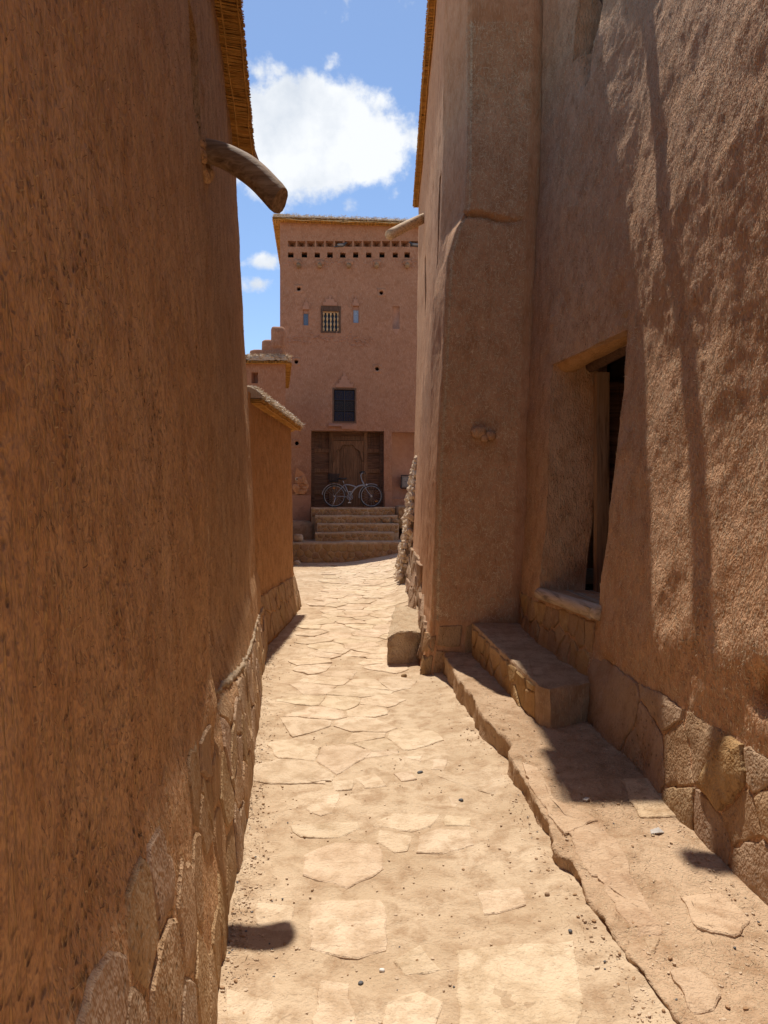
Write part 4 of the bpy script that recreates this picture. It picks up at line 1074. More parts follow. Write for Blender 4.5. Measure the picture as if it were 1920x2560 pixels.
# slit windows
for key, mt in (('slit1', 'blue_pane'), ('slit2', 'pale_pane')):
    x0, x1, z0, z1, dp = HW[key]; wi = empty('window', ((x0 + x1) / 2, .08, z0)); wi.parent = tower
    wm = lambda: None
    o = MB().box((x0 + .02, .07, z0 + .01), (x1 - .02, .08, z1 - .10)).build('pane', M[mt], wi); o.matrix_parent_inverse = Matrix.Translation((-(x0 + x1) / 2, -.08, -z0))
    f = MB().box((x0, .04, z0), (x0 + .02, .1, z1)).box((x1 - .02, .04, z0), (x1, .1, z1)).box((x0 + .02, .04, z1 - .10), (x1 - .02, .1, z1)).build('window_frame', M['mud_pink'], wi); f.matrix_parent_inverse = o.matrix_parent_inverse
# turned-wood grille window
x0, x1, z0, z1, dp = HW['grille']; wi = empty('window', (0, 0, 0)); wi.parent = tower
MB().box((x0, -.02, z0), (x0 + .06, .09, z1)).box((x1 - .06, -.02, z0), (x1, .09, z1)).box((x0 + .06, -.02, z0), (x1 - .06, .09, z0 + .05)).box((x0 + .06, -.02, z1 - .15), (x1 - .06, .09, z1)).build('window_frame', M['win_wood'], wi)
MB().box((x0 + .06, .08, z0 + .05), (x1 - .06, .085, z1 - .15)).build('pane', M['glass_dark'], wi)
MB().box((x0 + .06, .01, z1 - .20), (x1 - .06, .05, z1 - .16)).build('grille_rail', M['lintel'], wi)
nb = 5; hh = (z1 - .20 - z0 - .05)
for k in range(nb):
    cx = x0 + .085 + (x1 - x0 - .17) * k / (nb - 1); pts = []; rr = []
    for i in range(25):
        f = i / 24; pts.append((cx, .03, z0 + .05 + hh * f)); rr.append(.010 + .022 * abs(math.sin(f * math.pi * 3.5 + .35)) ** 1.5)
    MB().tube(pts, rr, 8).build('baluster', M['grille'], wi, True)
# iron grille window
x0, x1, z0, z1, dp = HW['iron']; wi = empty('window', (0, 0, 0)); wi.parent = tower
MB().box((x0, .0, z0), (x0 + .05, .11, z1)).box((x1 - .05, .0, z0), (x1, .11, z1)).box((x0 + .05, .0, z0), (x1 - .05, .11, z0 + .05)).box((x0 + .05, .0, z1 - .05), (x1 - .05, .11, z1)).build('window_frame', M['win_wood'], wi)
for i in range(2):
    for j in range(3):
        w_ = (x1 - x0 - .1) / 2; h_ = (z1 - z0 - .1) / 3
        MB().box((x0 + .05 + i * w_ + .02, .085, z0 + .05 + j * h_ + .02), (x0 + .05 + (i + 1) * w_ - .02, .09, z0 + .05 + (j + 1) * h_ - .02)).build('pane', M['glass_blue' if j != 1 else 'glass_dark'], wi)
        cx = x0 + .05 + (i + .5) * w_; cz = z0 + .05 + (j + .5) * h_; g_ = MB(); r_ = min(w_, h_) * .3
        g_.torus((cx, .045, cz), r_, .007, 16, 5); g_.torus((cx, .045, cz), r_ * .5, .006, 12, 5)
        for q in range(4): 
            aa = q * math.pi / 2 + math.pi / 4; g_.tube([(cx + math.cos(aa) * r_, .045, cz + math.sin(aa) * r_), (cx + math.cos(aa) * r_ * 1.5, .045, cz + math.sin(aa) * r_ * 1.5)], .006, 5)
            aa -= math.pi / 4; g_.tube([(cx + math.cos(aa) * r_ * .5, .045, cz + math.sin(aa) * r_ * .5), (cx + math.cos(aa) * r_ * 1.25, .045, cz + math.sin(aa) * r_ * 1.25)], .006, 5)
        g_.build('scroll_iron', M['iron'], wi)
bb = MB(); bb.tube([((x0 + x1) / 2, .035, z0 + .05), ((x0 + x1) / 2, .035, z1 - .05)], .014, 6)
for j in (1, 2): bb.tube([(x0 + .05, .035, z0 + .05 + j * (z1 - z0 - .1) / 3), (x1 - .05, .035, z0 + .05 + j * (z1 - z0 - .1) / 3)], .012, 6)
for x in np.linspace(x0 + .05, x1 - .05, 7): bb.tube([(x, .03, z0 + .05), (x, .03, z1 - .05)], .004, 4)
bb.build('window_bars', M['iron'], wi)
MB().box((x0 - .1, -.06, z0 - .12), (x0 + .28, .02, z0 - .02), .02).box((x0 + .26, -.045, z0 - .19), (x1 + .0, .02, z0 - .05), .02).build('cracked_sill', M['mud_pink'], tower)
# ---- great door
x0, x1, z0, z1, dp = HW['door']; gd = empty('door', (0, 0, 0)); gd.parent = tower
Y1 = .36
la, ra = K(823, 1150, .4)[0], K(918, 1150, .4)[0]
zt = K(860, 1094, .4)[1]
def plank(xa, xb, za, zb, y=Y1, t=.03, mat='door', nm='plank', par=None):
    return MB().box((xa, y - t, za), (xb, y, zb), .0025).build(nm, M[mat], par or gd)
n = 9
for k in range(n): plank(la + .11 + (ra - la - .22) * k / n + .003, la + .11 + (ra - la - .22) * (k + 1) / n - .003, z0, zt - .10, mat='door')
for xx in (la, ra - .11): plank(xx, xx + .11, z0, z1 - .0, y=Y1 - .01, t=.06, nm='door_post')
plank(la + .11, ra - .11, zt - .10, zt + .04, y=Y1 - .01, t=.06, nm='door_head')
plank(la + .11, ra - .11, zt + .04, z1, y=Y1 + .02, t=.03, mat='door_dark', nm='transom_panel')
# carved arch board over the planks
cx = (la + ra) / 2; hw = (ra - la) / 2 - .11; zs = zt - .75
arch = []
for k in range(41):
    f = k / 40; q = math.pi * (1 - f); r_ = 1 + .045 * math.cos(q * 10)
    arch.append((cx + math.cos(q) * hw * .88 * r_, zs + math.sin(q) * .52 * r_))
V = []; Fc = []
out = [(cx - hw, zs)] + [(cx - hw, zt - .11)] + [(cx + hw, zt - .11)] + [(cx + hw, zs)]
top = [(cx - hw + 2 * hw * k / 40, zt - .11) for k in range(41)]
for (a, b) in zip(arch, top): V += [(a[0], Y1 - .055, a[1]), (b[0], Y1 - .055, b[1]), (a[0], Y1 - .032, a[1])]
for k in range(40): Fc += [(3 * k, 3 * k + 3, 3 * k + 4, 3 * k + 1), (3 * k, 3 * k + 2, 3 * k + 5, 3 * k + 3)]
b_ = len(V)
mesh_obj('carved_arch', V, Fc, M['door'], gd)
MB().tube([(a, Y1 - .058, z) for a, z in arch], .012, 6).build('arch_moulding', M['door'], gd, True)
for sgn in (-1, 1):
    xa = cx + sgn * (hw * .94); plank(xa - .028, xa + .028, z0, zs, y=Y1 - .03, t=.022, nm='door_stile')
# side panels
zr = [z1, K(800, 1127, .4)[1], K(800, 1177, .4)[1], K(800, 1230, .4)[1], z0]
for (xa, xb) in ((x0, la), (ra, x1)):
    plank(xa, xa + .1, z0, z1, y=Y1, t=.07, mat='door_dark', nm='door_post') if xa == x0 else plank(xb - .1, xb, z0, z1, y=Y1, t=.07, mat='door_dark', nm='door_post')
    pa, pb = (xa + .1, xb) if xa == x0 else (xa, xb - .1)
    for k in range(1, 4): plank(pa, pb, zr[k] - .06, zr[k] + .06, y=Y1 - .01, t=.04, nm='door_rail')
    for k in range(4):
        top_, bot_ = zr[k] - (.06 if k else 0), zr[k + 1] + (.06 if k < 3 else 0); m_ = 3 if k else 4
        for q in range(m_):
            if k == 0: plank(pa + (pb - pa) * q / m_ + .003, pa + (pb - pa) * (q + 1) / m_ - .003, bot_, top_, y=Y1 + .02, t=.025, mat='door_dark')
            else: plank(pa, pb, bot_ + (top_ - bot_) * q / m_ + .003, bot_ + (top_ - bot_) * (q + 1) / m_ - .003, y=Y1 + .02, t=.025, mat='door_dark')
sm = MB()
def stud(x, z, y): 
    P, Fc = rock(1, .009, .009, .009, 1, 0); sm.add(P + np.array([x, y, z]), Fc)
for z in np.linspace(z0 + .1, z1 - .1, 26):
    for x in (la + .055, ra - .055): stud(x, z, Y1 - .072)
for x in np.linspace(la + .15, ra - .15, 12): stud(x, zt - .03, Y1 - .072)
for k in (1, 2, 3):
    for x in list(np.linspace(x0 + .14, la - .05, 5)) + list(np.linspace(ra + .05, x1 - .14, 5)): stud(x, zr[k], Y1 - .052)
so_ = sm.build('door_studs', M['iron'], gd); so_['kind'] = 'stuff'
# plinth courses at the tower foot
MB().box((-.02, -.09, .3), (x0 - .02, .05, K(760, 1237)[1]), .02).build('plinth', M['mud_pink'], tower)
MB().box((x1 + .02, -.07, .3), (x1 + .24, .05, K(970, 1230)[1]), .02).build('plinth', M['mud_pink'], tower)
ribs = []
# broken plaster scar: raised crumbs along a line
g = random.Random(77); lumps = MB()
for k in range(170):
    px = g.uniform(705, 935); py = 853 + 14 * math.sin((px - 705) / 60) * -.6 + g.gauss(0, 7) ; a, z = K(px, py); s = g.uniform(.008, .022)
    P, Fc = rock(k % 9, s * 1.6, .016, s, 1, .3); lumps.add(P + np.array([a, -.008, z]), Fc)
lo_ = lumps.build('plaster_crumbs', M['mud_pink'], tower); lo_['kind'] = 'stuff'
lumps = MB()
for k in range(120):
    px = g.uniform(712, 1050); py = 655 + g.gauss(0, 5); a, z = K(px, py); s = g.uniform(.008, .025)
    P, Fc = rock(k % 9, s * 1.4, .014, s, 1, .3); lumps.add(P + np.array([a, -.006, z]), Fc)
lo_ = lumps.build('plaster_crumbs', M['mud_pink'], tower); lo_['kind'] = 'stuff'

# ------------------------------------------------------------------ stone steps
stp = empty('stone_steps', K0, TH); tag(stp, 'broad flight of five rough stone steps below the carved tower door', 'steps')
SD = [(.35, -.78, 778, 988, 1.735, 1272), (-.70, -1.2, 788, 994, 1.50, 1290), (-1.1, -1.6, 793, 997, 1.28, 1308), (-1.5, -2.0, 788, 985, 1.045, 1331), (-1.9, -2.75, 738, 1005, .80, 1357)]
rs = random.Random(69)
for k, (db, df, pl_, pr_, zt_, pyy) in enumerate(SD):
    xa = K(pl_, 1300, df)[0]; xb = K(pr_, 1300, df)[0]
    if k == 4: db = -.1; xa -= .6; xb += .5
    xs = np.linspace(xa, xb, 40); d_ = df + .03 * fbm(np.stack([xs, xs * 0 + k * 5, xs * 0], -1), 1.5, 3, 7); zz = zt_ + .022 * fbm(np.stack([xs, xs * 0 + k * 9, xs * 0], -1), 2, 3, 8)
    if k == 4: zz = zz + .0
    zb_ = .0
    V = []; nn = len(xs)
    for x, d, z in zip(xs, d_, zz): V += [(x, d + .02, zb_), (x, d, z - .10), (x, d - .012, z - .03), (x, d + .004, z - .004), (x, d + .03, z + .004), (x, (d + db) / 2, z + .008), (x, db, z + .01)]
    Fc = [(i * 7 + j, (i + 1) * 7 + j, (i + 1) * 7 + j + 1, i * 7 + j + 1) for i in range(nn - 1) for j in range(6)]
    Vs = [(V[0][0], db, zb_), (V[-1][0], db, zb_)]; V += Vs; b0 = 7 * nn
    Fc += [tuple([b0] + list(range(6, -1, -1))), tuple([b0 + 1] + [(nn - 1) * 7 + j for j in range(7)])]
    so2 = mesh_obj('step', V, Fc, M['dirt'], stp, False)
    zlow = SD[k + 1][4] if k < 4 else .1
    hgt = zt_ - .035 - zlow
    rows = .12 if k < 4 else .18
    st = jsites(xa + .02, xb - .02, zlow - .02, zt_ - .04, .17 if k < 4 else .2, hgt / 1.6 if k < 4 else .16, .34, rs)
    def on_riser(u, v, h, df=df, xs=xs, d_=d_): return np.stack([u, np.interp(u, xs, d_) - h + .004, v], -1)
    for s, c in zip(st, voronoi(st, (xa + .01, xb - .01, zlow - .03, zt_ - .045), .3)):
        if c and area(c) > .005: slab('stone', c, on_riser, M[rs.choice(['stone_gold', 'stone', 'stone_gold'])], so2, h=.016, gap=.008, bevel=.014, step=.07, amp=.008, tilt=.012, dome=.006, depth=.02)
# side block right of the landing, bank left of it
xa = K(990, 1300, -.7)[0]
sb = MB(); lumpbox(sb, (xa, -1.0, 1.1), (xa + .42, .0, 1.80), .1, 4); lumpbox(sb, (xa + .3, -1.2, .6), (xa + 1.6, .0, 1.72), .1, 5)
sb.build('side_block', M['ledge'], stp, True)
sb = MB(); lumpbox(sb, (-.6, -.9, .3), (K(783, 1300, -.5)[0], -.05, 1.35), .1, 6); sb.build('earth_bank', M['ledge'], stp, True)
def on_blk(u, v, h): return np.stack([u, np.asarray(u) * 0 - 1.0 - h, v], -1)
st = jsites(xa, xa + .42, 1.2, 1.75, .16, .16, .3, rs)
for s, c in zip(st, voronoi(st, (xa + .04, xa + .38, 1.15, 1.74), .3)):
    if c and area(c) > .004: slab('stone', c, on_blk, M['stone_gold'], stp, h=.02, gap=.008, bevel=.014, step=.08, amp=.008)
def Kw(px, py, off): a, z = K(px, py, off); return K0 + EX * a + EYd * off + Vector((0, 0, z))
def loose(px, py, off, s, label, cat='stone', mat='stone_gold', seed=1, drop=0):
    p = Kw(px, py, off); P, Fc = rock(seed, *s, 2, .25); o = MB().add(P, Fc).build('loose_stone', M[mat], None, True); o.location = p; tag(o, label, cat); return o
def aim(off, z): return K0 + EYd * off
loose(965, 1304, -1.35, (.11, .09, .075), 'rounded golden stone lying on the right end of the third step', seed=3).location.z = 1.28 + .075
loose(989, 1303, -1.35, (.10, .08, .06), 'flatter brown stone beside the golden one on the third step', mat='stone', seed=4).location.z = 1.28 + .06
loose(746, 1340, -2.3, (.14, .12, .12), 'pale round stone on the terrace behind the low house corner', mat='paving', seed=5).location.z = .80 + .10
o = loose(742, 1413, -3.4, (.09, .08, .07), 'small stone on the path at the foot of the terrace wall', mat='paving', seed=6); o.location.z = float(ground_z(o.location.x, o.location.y)) + .04

# ------------------------------------------------------------------ relief, meter box
rl = empty('carved_relief', K0, TH); tag(rl, 'orange rough stone relief with a ringed eye on the tower wall, left of the door', 'relief')
pl = [(738, 1236), (738, 1186), (742, 1168), (748, 1176), (757, 1182), (765, 1192), (768, 1206), (773, 1214), (768, 1228), (760, 1236)]
pl = [(726, 1236)] + pl[0:]
poly = [K(a, b) for a, b in pl]; poly = roughen(poly, .06, .012, random.Random(2))
MB().prism(poly[::-1], -.10, .03).build('slab', M['relief'], rl)
for k in range(14):
    P, Fc = rock(k, random.uniform(.04, .12), .04, random.uniform(.03, .1), 2, .4); a, z = K(random.uniform(742, 764), random.uniform(1192, 1232)); MB().add(P + np.array([a, -.10, z]), Fc).build('carved_fold', M['relief'], rl, True)
a, z = K(743, 1198); MB().torus((a, -.12, z), .04, .016, 20, 8).build('eye_ring', M['cream'], rl, True)
P, Fc = rock(2, .02, .015, .02, 2, 0); MB().add(P + np.array([a, -.125, z]), Fc).build('pupil', M['iron'], rl, True)
P, Fc = rock(5, .10, .05, .10, 2, .45); a, z = K(741, 1218); MB().add(P + np.array([a, -.12, z]), Fc).build('snout', M['relief'], rl, True)

mbx = empty('meter_box', K0, TH); tag(mbx, 'black framed grey meter box on the tower wall, right of the door', 'meter box')
a0m, z1m = K(1001, 1189, .25); a1m, z0m = K(1036, 1221, .25)
MB().box((a0m + .03, .14, z0m + .03), (a1m - .03, .30, z1m - .03)).build('body', M['box_grey'], mbx)
MB().box((a0m + .05, .125, z0m + .05), (a1m - .05, .14, z1m - .05)).build('cover', M['box_grey'], mbx)
MB().tube([(a0m, .12, z0m), (a0m + .02, .12, z1m), (a1m, .12, z1m), (a1m, .12, z0m), (a0m, .12, z0m)], .016, 6).build('frame', M['black'], mbx)
MB().box((a0m + .12, .118, (z0m + z1m) / 2 - .01), (a0m + .14, .126, (z0m + z1m) / 2 + .02)).build('lock', M['iron'], mbx)

# ------------------------------------------------------------------ bicycle
bk = empty('bicycle', K0 + EYd * -.28 + Vector((0, 0, 0)), TH); tag(bk, 'silver city bicycle with rear basket leaning in front of the carved door', 'bicycle')
OFF = -.28
def B(px, py, y=0): a, z = K(px, py, OFF); return (a, y, z)
zb = 1.745
rw = B(836, 1240); fw = B(928, 1240); WR = .325
rw = (rw[0], 0, zb + WR + .012); fw = (fw[0], 0, zb + WR + .012)
dz = rw[2] - B(836, 1240)[2]
def Bz(px, py, y=0): a, yy, z = B(px, py, y); return (a, yy, z + dz)
for c in (rw, fw):
    wh = empty('wheel', c); wh.parent = bk
    off = Matrix.Translation((-c[0], -c[1], -c[2]))
    parts = [MB().torus(c, WR, .017, 44, 8).build('tyre', M['rubber'], wh, True), MB().torus(c, WR - .024, .011, 44, 6).build('rim', M['silver'], wh, True)]
    s = MB()
    for k in range(20):
        q = 2 * math.pi * k / 20; s.tube([(c[0] + .02 * math.cos(q + .6), (.02 if k % 2 else -.02), c[2] + .02 * math.sin(q + .6)), (c[0] + (WR - .025) * math.cos(q), 0, c[2] + (WR - .025) * math.sin(q))], .0013, 4, False)
    so3 = s.build('spokes', M['metal'], wh); so3['kind'] = 'stuff'; parts.append(so3)
    parts.append(MB().tube([(c[0], -.05, c[2]), (c[0], .05, c[2])], .022, 10).build('hub', M['metal'], wh))
    q = (.9 if c is rw else -.6); r1 = WR * .72
    parts.append(MB().box((c[0] + (r1 if c is fw else -.0) * .72 - .05, -.02, c[2] - (.17 if c is fw else -.22)), (c[0] + (r1 if c is fw else -.0) * .72 + .02, -.012, c[2] - (.145 if c is fw else -.245))).build('reflector', M['orange'], wh))
    for p in parts: p.matrix_parent_inverse = off
bb_ = Bz(874.5, 1243); hd0 = Bz(904, 1200); hd1 = Bz(911, 1214); seat = Bz(859, 1204); sj = Bz(862, 1212)
def curve(pts, n=14):
    P = [Vector(p) for p in pts]; out = []
    for i in range(n + 1):
        t = i / n
        Q = P[:]
        while len(Q) > 1: Q = [Q[k].lerp(Q[k + 1], t) for k in range(len(Q) - 1)]
        out.append(tuple(Q[0]))
    return out
fr = MB()
fr.tube(curve([hd1, Bz(895, 1212), Bz(883, 1220), bb_]), [.026] * 5 + [.024] * 10, 10)
fr.tube(curve([sj, Bz(875, 1211), Bz(890, 1217), Bz(890, 1219)]), .018, 8)
fr.tube([bb_, sj], .017, 8)
for y in (-.05, .05):
    fr.tube([(bb_[0], y * .5, bb_[2]), (rw[0], y, rw[2])], .010, 6); fr.tube([(sj[0], y * .4, sj[2] + .01), (rw[0], y, rw[2])], .009, 6)
fr.tube([hd0, hd1], .022, 10)
fr.build('frame', M['silver'], bk, True)
fk = MB()
for y in (-.045, .045): fk.tube(curve([(hd1[0], y, hd1[2]), (hd1[0] + .05, y, hd1[2] - .16), (fw[0] - .05, y, fw[2] + .06), (fw[0], y, fw[2])], 8), .011, 6)
fk.build('fork', M['silver'], bk, True)
MB().tube([Bz(860, 1209), Bz(857, 1201)], .013, 8).build('seat_post', M['metal'], bk, True)
sd_ = Bz(856, 1197); P, Fc = rock(1, .14, .075, .032, 2, .05); P[:, 1] *= np.interp(P[:, 0], [-.14, .02, .14], [1.1, .7, .3]); MB().add(P + np.array(sd_), Fc).build('saddle', M['black'], bk, True)
hb = Bz(904, 1186)
MB().tube(curve([hd0, Bz(902, 1190), Bz(900, 1186), Bz(907, 1183)]), .013, 8).build('stem', M['silver'], bk, True)
h2 = Bz(908, 1183); MB().tube(curve([(h2[0] - .06, -.28, h2[2] + .02), (h2[0] + .08, -.2, h2[2] + .03), (h2[0], 0, h2[2] - .04), (h2[0] + .08, .2, h2[2] + .03), (h2[0] - .06, .28, h2[2] + .02)]), .012, 8).build('handlebar', M['metal'], bk, True)
for y in (-1, 1): MB().tube([(h2[0] - .09, y * .30, h2[2] + .025), (h2[0] + .03, y * .24, h2[2] + .028)], .018, 8).build('grip', M['black'], bk, True)
MB().tube(curve([(h2[0] + .03, -.22, h2[2]), (h2[0] + .13, -.1, h2[2] - .05), (h2[0] + .10, -.04, h2[2] - .22), (hd1[0] + .02, 0, hd1[2])]), .005, 5).build('brake_cable', M['black'], bk, True)
P, Fc = rock(3, .035, .035, .035, 2, 0); MB().add(P + np.array((hd1[0] + .06, 0, hd1[2] + .02)), Fc).build('headlight', M['metal'], bk, True)
ck = MB().torus(bb_ if False else (bb_[0], -.05, bb_[2]), .085, .008, 28, 6)
ck.torus((bb_[0], -.05, bb_[2]), .05, .006, 20, 5)
for k in range(5): q = 2 * math.pi * k / 5; ck.tube([(bb_[0], -.05, bb_[2]), (bb_[0] + .085 * math.cos(q), -.05, bb_[2] + .085 * math.sin(q))], .007, 5)
ck.build('chainring', M['silver'], bk, True)
MB().tube([(bb_[0], -.07, bb_[2]), (bb_[0] - .015, -.075, bb_[2] - .165)], .012, 6).tube([(bb_[0], .07, bb_[2]), (bb_[0] + .015, .075, bb_[2] + .165)], .012, 6).build('crank', M['silver'], bk, True)
for s_2, y in ((-1, -.12), (1, .12)): MB().box((bb_[0] + s_2 * .015 - .045, y - .04, bb_[2] + s_2 * .165 - .012), (bb_[0] + s_2 * .015 + .045, y + .04, bb_[2] + s_2 * .165 + .012)).build('pedal', M['metal'], bk)
MB().torus((rw[0], 0, rw[2]), WR + .04, .012, 30, 6, a0=R(20), a1=R(175)).build('mudguard', M['silver'], bk, True)
MB().torus((fw[0], 0, fw[2]), WR + .04, .012, 24, 6, a0=R(60), a1=R(190)).build('mudguard', M['silver'], bk, True)
rk = MB(); zt2 = rw[2] + WR + .09
for y in (-.06, .06): rk.tube([(rw[0] - .22, y, zt2), (rw[0] + .2, y, zt2)], .006, 5).tube([(rw[0], y, rw[2]), (rw[0] - .10, y, zt2)], .006, 5).tube([(rw[0], y, rw[2]), (rw[0] + .08, y, zt2)], .006, 5)
for x in (-.2, -.1, 0, .1, .2): rk.tube([(rw[0] + x, -.06, zt2), (rw[0] + x, .06, zt2)], .005, 5)
rk.build('rack', M['black'], bk)
ba = MB(); b0_, b1_ = rw[0] - .17, rw[0] + .12
for z in np.linspace(zt2 + .02, zt2 + .24, 8):
    e = (z - zt2) * .12; ba.tube([(b0_ - e, -.12 - e, z), (b1_ + e, -.12 - e, z), (b1_ + e, .12 + e, z), (b0_ - e, .12 + e, z), (b0_ - e, -.12 - e, z)], .005, 4)
for x in np.linspace(b0_, b1_, 9):
    for y in (-1, 1): ba.tube([(x, y * .12, zt2 + .02), (x, y * .15, zt2 + .24)], .004, 4)
for y in np.linspace(-.12, .12, 7):
    for x in (b0_, b1_): ba.tube([(x, y, zt2 + .02), (x + (.02 if x > 0 else -.02), y, zt2 + .24)], .004, 4)
ba.box((b0_, -.12, zt2 + .012), (b1_, .12, zt2 + .02)).build('basket', M['black'], bk)
MB().tube([(rw[0] + .05, -.06, rw[2] - .02), (rw[0] - .07, -.16, zb + .02)], .009, 6).build('kickstand', M['metal'], bk, True)

# ------------------------------------------------------------------ pigeons on the tower niches
def pigeon(px, py, flip, label):
    a, z = K(px, py, 0); p = K0 + EX * a + EYd * .0 + Vector((0, 0, z))
    rt = empty('pigeon', p, TH + (math.pi if flip else 0)); tag(rt, label, 'pigeon', 'pigeons sitting in the cornice niches')
    pts = [(-.16, 0, -.03), (-.10, 0, 0), (-.03, 0, .02), (.04, 0, .035), (.08, 0, .065), (.105, 0, .095), (.13, 0, .098), (.155, 0, .09)]
    MB().tube(pts, [.012, .038, .058, .055, .035, .026, .022, .004], 10).build('body', M['feather'], rt, True)
    MB().box((-.24, -.03, -.045), (-.12, .03, -.03), .004).build('tail', M['feather'], rt)
    for y in (-1, 1): P, Fc = rock(2, .10, .014, .035, 2, .05); MB().add(P + np.array((-.05, y * .052, .02)), Fc).build('wing', M['box_grey'], rt, True)
    MB().tube([(.155, 0, .09), (.178, 0, .083)], [.007, .001], 5).build('beak', M['black'], rt)
pigeon(855, 615, False, 'dark pigeon in the upper niche row above the carved window')
pigeon(1034, 614, True, 'dark pigeon at the right end of the niche row by the spout')

# ------------------------------------------------------------------ pebbles, straw and litter
g = np.random.default_rng(77)
def scatter(name, n, mat, samp, size, parent=None, seed=0):
    g = np.random.default_rng(seed); xs, ys = samp(g, n)
    on = (xs > edge_x(ys) + jag(ys) + .015) & (ys < 6.9)
    bad = (~on) & (ys < 6.9) & (xs > edge_x(ys) + jag(ys) - .02)
    zs = np.where(on, ledge_h(xs, ys), ground_z(xs, ys))
    P0, F0 = rock(3, 1, 1, .65, 1, .3); F0 = np.array(F0); k = len(P0)
    s = size[0] * (size[1] / size[0]) ** (g.uniform(0, 1, n) ** 2.6)
    a = g.uniform(0, 6.28, n); ca, sa = np.cos(a), np.sin(a); st = g.uniform(.7, 1.4, n)
    J = P0[None] * s[:, None, None] * np.stack([st, 1 / st, np.ones(n)], 1)[:, None]
    X = J[..., 0] * ca[:, None] - J[..., 1] * sa[:, None] + xs[:, None]; Y = J[..., 0] * sa[:, None] + J[..., 1] * ca[:, None] + ys[:, None]; Z = J[..., 2] + (zs + s * .35)[:, None]
    V = np.stack([X, Y, Z], -1)[~bad]; m = len(V)
    Fc = (F0[None] + (np.arange(m) * k)[:, None, None]).reshape(-1, 3)
    o = mesh_obj(name, V.reshape(-1, 3), Fc, M[mat]); tag(o, kind='stuff'); return o
def samp_all(g, n):
    y = 2.0 + 8 * g.uniform(0, 1, n) ** 1.8; xl = -(.14 * y + .21); xr = 1.42
    t = g.uniform(0, 1, n); x = xl + (xr - xl) * t
    e = g.uniform(0, 1, n) < .3; x = np.where(e, xl + np.abs(g.normal(0, .07, n)), x)
    e2 = (~e) & (g.uniform(0, 1, n) < .3) & (y < 6.8); x = np.where(e2, edge_x(y) + jag(y) - .02 - np.abs(g.normal(0, .06, n)) + np.where(g.uniform(0, 1, n) < .4, .16, 0), x)
    e3 = (~e) & (~e2) & (g.uniform(0, 1, n) < .3); x = np.where(e3, 1.44 - np.abs(g.normal(0, .09, n)), x)
    return x, y
o = scatter('gravel', 8000, 'paving', samp_all, (.0012, .0075), seed=1); o['label'] = 'small pale stones and grit strewn over the path'; o['category'] = 'gravel'
o = scatter('dark_gravel', 800, 'pebble_dark', samp_all, (.0012, .0055), seed=2); o['label'] = 'small dark grit strewn over the path and ledge'; o['category'] = 'gravel'
o = scatter('brown_gravel', 1800, 'stone', samp_all, (.0014, .008), seed=3); o['label'] = 'brown crumbs of earth strewn over the path and ledge'; o['category'] = 'gravel'
def samp_chaff(g, n):
    y = g.normal(4.05, .28, n); x = g.normal(1.28, .13, n); k = g.uniform(0, 1, n) < .22
    y = np.where(k, g.uniform(2.3, 6.7, n), y); x = np.where(k, g.uniform(.68, 1.45, n), x)
    k = g.uniform(0, 1, n) < .25; y = np.where(k, g.uniform(4.8, 6.7, n), y); x = np.where(k, 1.34 - np.abs(g.normal(0, .16, n)), x)
    k = g.uniform(0, 1, n) < .12; yy = g.uniform(2.5, 6, n); y = np.where(k, yy, y); x = np.where(k, -(.14 * yy + .21) + np.abs(g.normal(0, .05, n)), x)
    return np.clip(x, -1.2, 1.45), np.clip(y, 2, 6.8)
def flat_straw(name, n, mat, samp, ln, wd, seed, label):
    g = np.random.default_rng(seed); xs, ys = samp(g, n); on = xs > edge_x(ys) + jag(ys) + .02
    stepz = np.interp(ys, [4.7, 6.9], [.43, .54]); ons = (ys > 4.75) & (xs > np.interp(ys, [4.8, 6.8], [1.06, .87]))
    zs = np.where(ons, stepz, np.where(on, ledge_h(xs, ys) + .004, ground_z(xs, ys))) + g.uniform(.002, .012, n)
    P = np.stack([xs, ys, zs], -1); a = g.uniform(0, 6.28, n); d = np.stack([np.cos(a), np.sin(a), g.normal(0, .18, n)], -1); s = np.stack([-np.sin(a), np.cos(a), a * 0], -1)
    l = g.uniform(*ln, n)[:, None] / 2; w_ = g.uniform(*wd, n)[:, None] / 2
    V = np.stack([P - d * l - s * w_, P + d * l - s * w_, P + d * l + s * w_, P - d * l + s * w_], 1).reshape(-1, 3); i = np.arange(n) * 4
    o = mesh_obj(name, V, np.stack([i, i + 1, i + 2, i + 3], 1), M[mat]); tag(o, label, 'straw', kind='stuff')
flat_straw('loose_straw', 6500, 'chaff', samp_chaff, (.006, .032), (.0008, .0022), 5, 'loose chopped straw and chaff lying on the ledge and step')
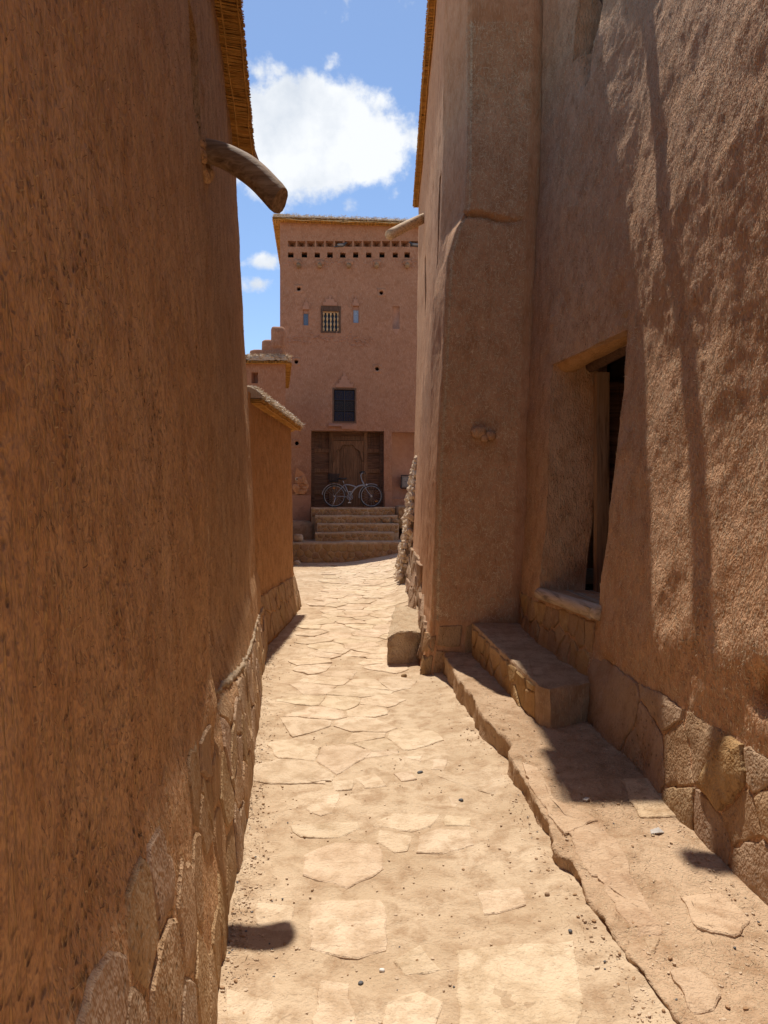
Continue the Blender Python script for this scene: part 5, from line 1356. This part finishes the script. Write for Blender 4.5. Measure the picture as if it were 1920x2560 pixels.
def peb(px, py, z, s, mat, label, seed, nm='pebble', cat='pebble'):
    x, y = gpt(px, py, z); gz = float(ledge_h(np.array([x]), np.array([y]))[0]) if x > float(edge_x(y)) + .03 else float(ground_z(np.array([x]), np.array([y]))[0])
    P, Fc = rock(seed, *s, 2, .2); o = MB().add(P, Fc).build(nm, M[mat], None, True); o.location = (x, y, gz + s[2] * .6); o.rotation_euler = (0, 0, seed); tag(o, label, cat)
peb(955, 2425, 0, (.010, .008, .006), 'pebble_white', 'white pebble near the bottom centre of the path', 3)
peb(902, 2455, 0, (.0095, .008, .006), 'pebble_dark', 'dark round pebble just below the white one', 4)
peb(1426, 2344, 0, (.009, .007, .005), 'pebble_dark', 'dark pebble above the large square slab', 5)
peb(1152, 2002, 0, (.014, .011, .009), 'pebble_dark', 'dark grey stone on the path left of the ledge crack', 6)
peb(1050, 1935, 0, (.022, .012, .006), 'pebble_dark', 'flat dark stone chip right of the row of pale flags', 7)
peb(1242, 1708, .05, (.05, .05, .04), 'ledge', 'crumbly clay lump on the ledge beside the step block', 8, 'clay_clod', 'clod')
peb(1368, 2248, 0, (.011, .010, .008), 'stone_grey', 'pair of brown pebbles in open dirt left of the ledge', 9)
peb(1010, 1692, 0, (.03, .022, .018), 'stone', 'small brown stone on the dirt in front of the boulder', 10)
peb(1555, 1866, .15, (.035, .014, .013), 'relief', 'reddish pottery shard on the ledge by the wall', 11, 'shard', 'shard')
x, y = gpt(1466, 2002, .1); o = MB().box((-.02, -.01, 0), (.02, .012, .008), .001).build('wood_chip', M['litter']); o.location = (x, y, float(ledge_h(x, y)) + .004); o.rotation_euler = (0, 0, .9); tag(o, 'pale wood chip in the shade on the ledge', 'litter')
x, y = gpt(1640, 2074, .1); o = MB().add([(-.03, -.015, .0), (.0, -.03, .012), (.035, -.01, .004), (.02, .02, .015), (-.02, .02, .002), (-.03, -.015, -.002), (0, -.03, .008), (.035, -.01, .0), (.02, .02, .011), (-.02, .02, -.001)], [(0, 1, 2, 3, 4), (9, 8, 7, 6, 5), (0, 5, 6, 1), (1, 6, 7, 2), (2, 7, 8, 3), (3, 8, 9, 4), (4, 9, 5, 0)]).build('paper_scrap', M['litter']); o.location = (x, y, float(ledge_h(x, y)) + .004); tag(o, 'crumpled whitish scrap on the sunlit ledge', 'litter')
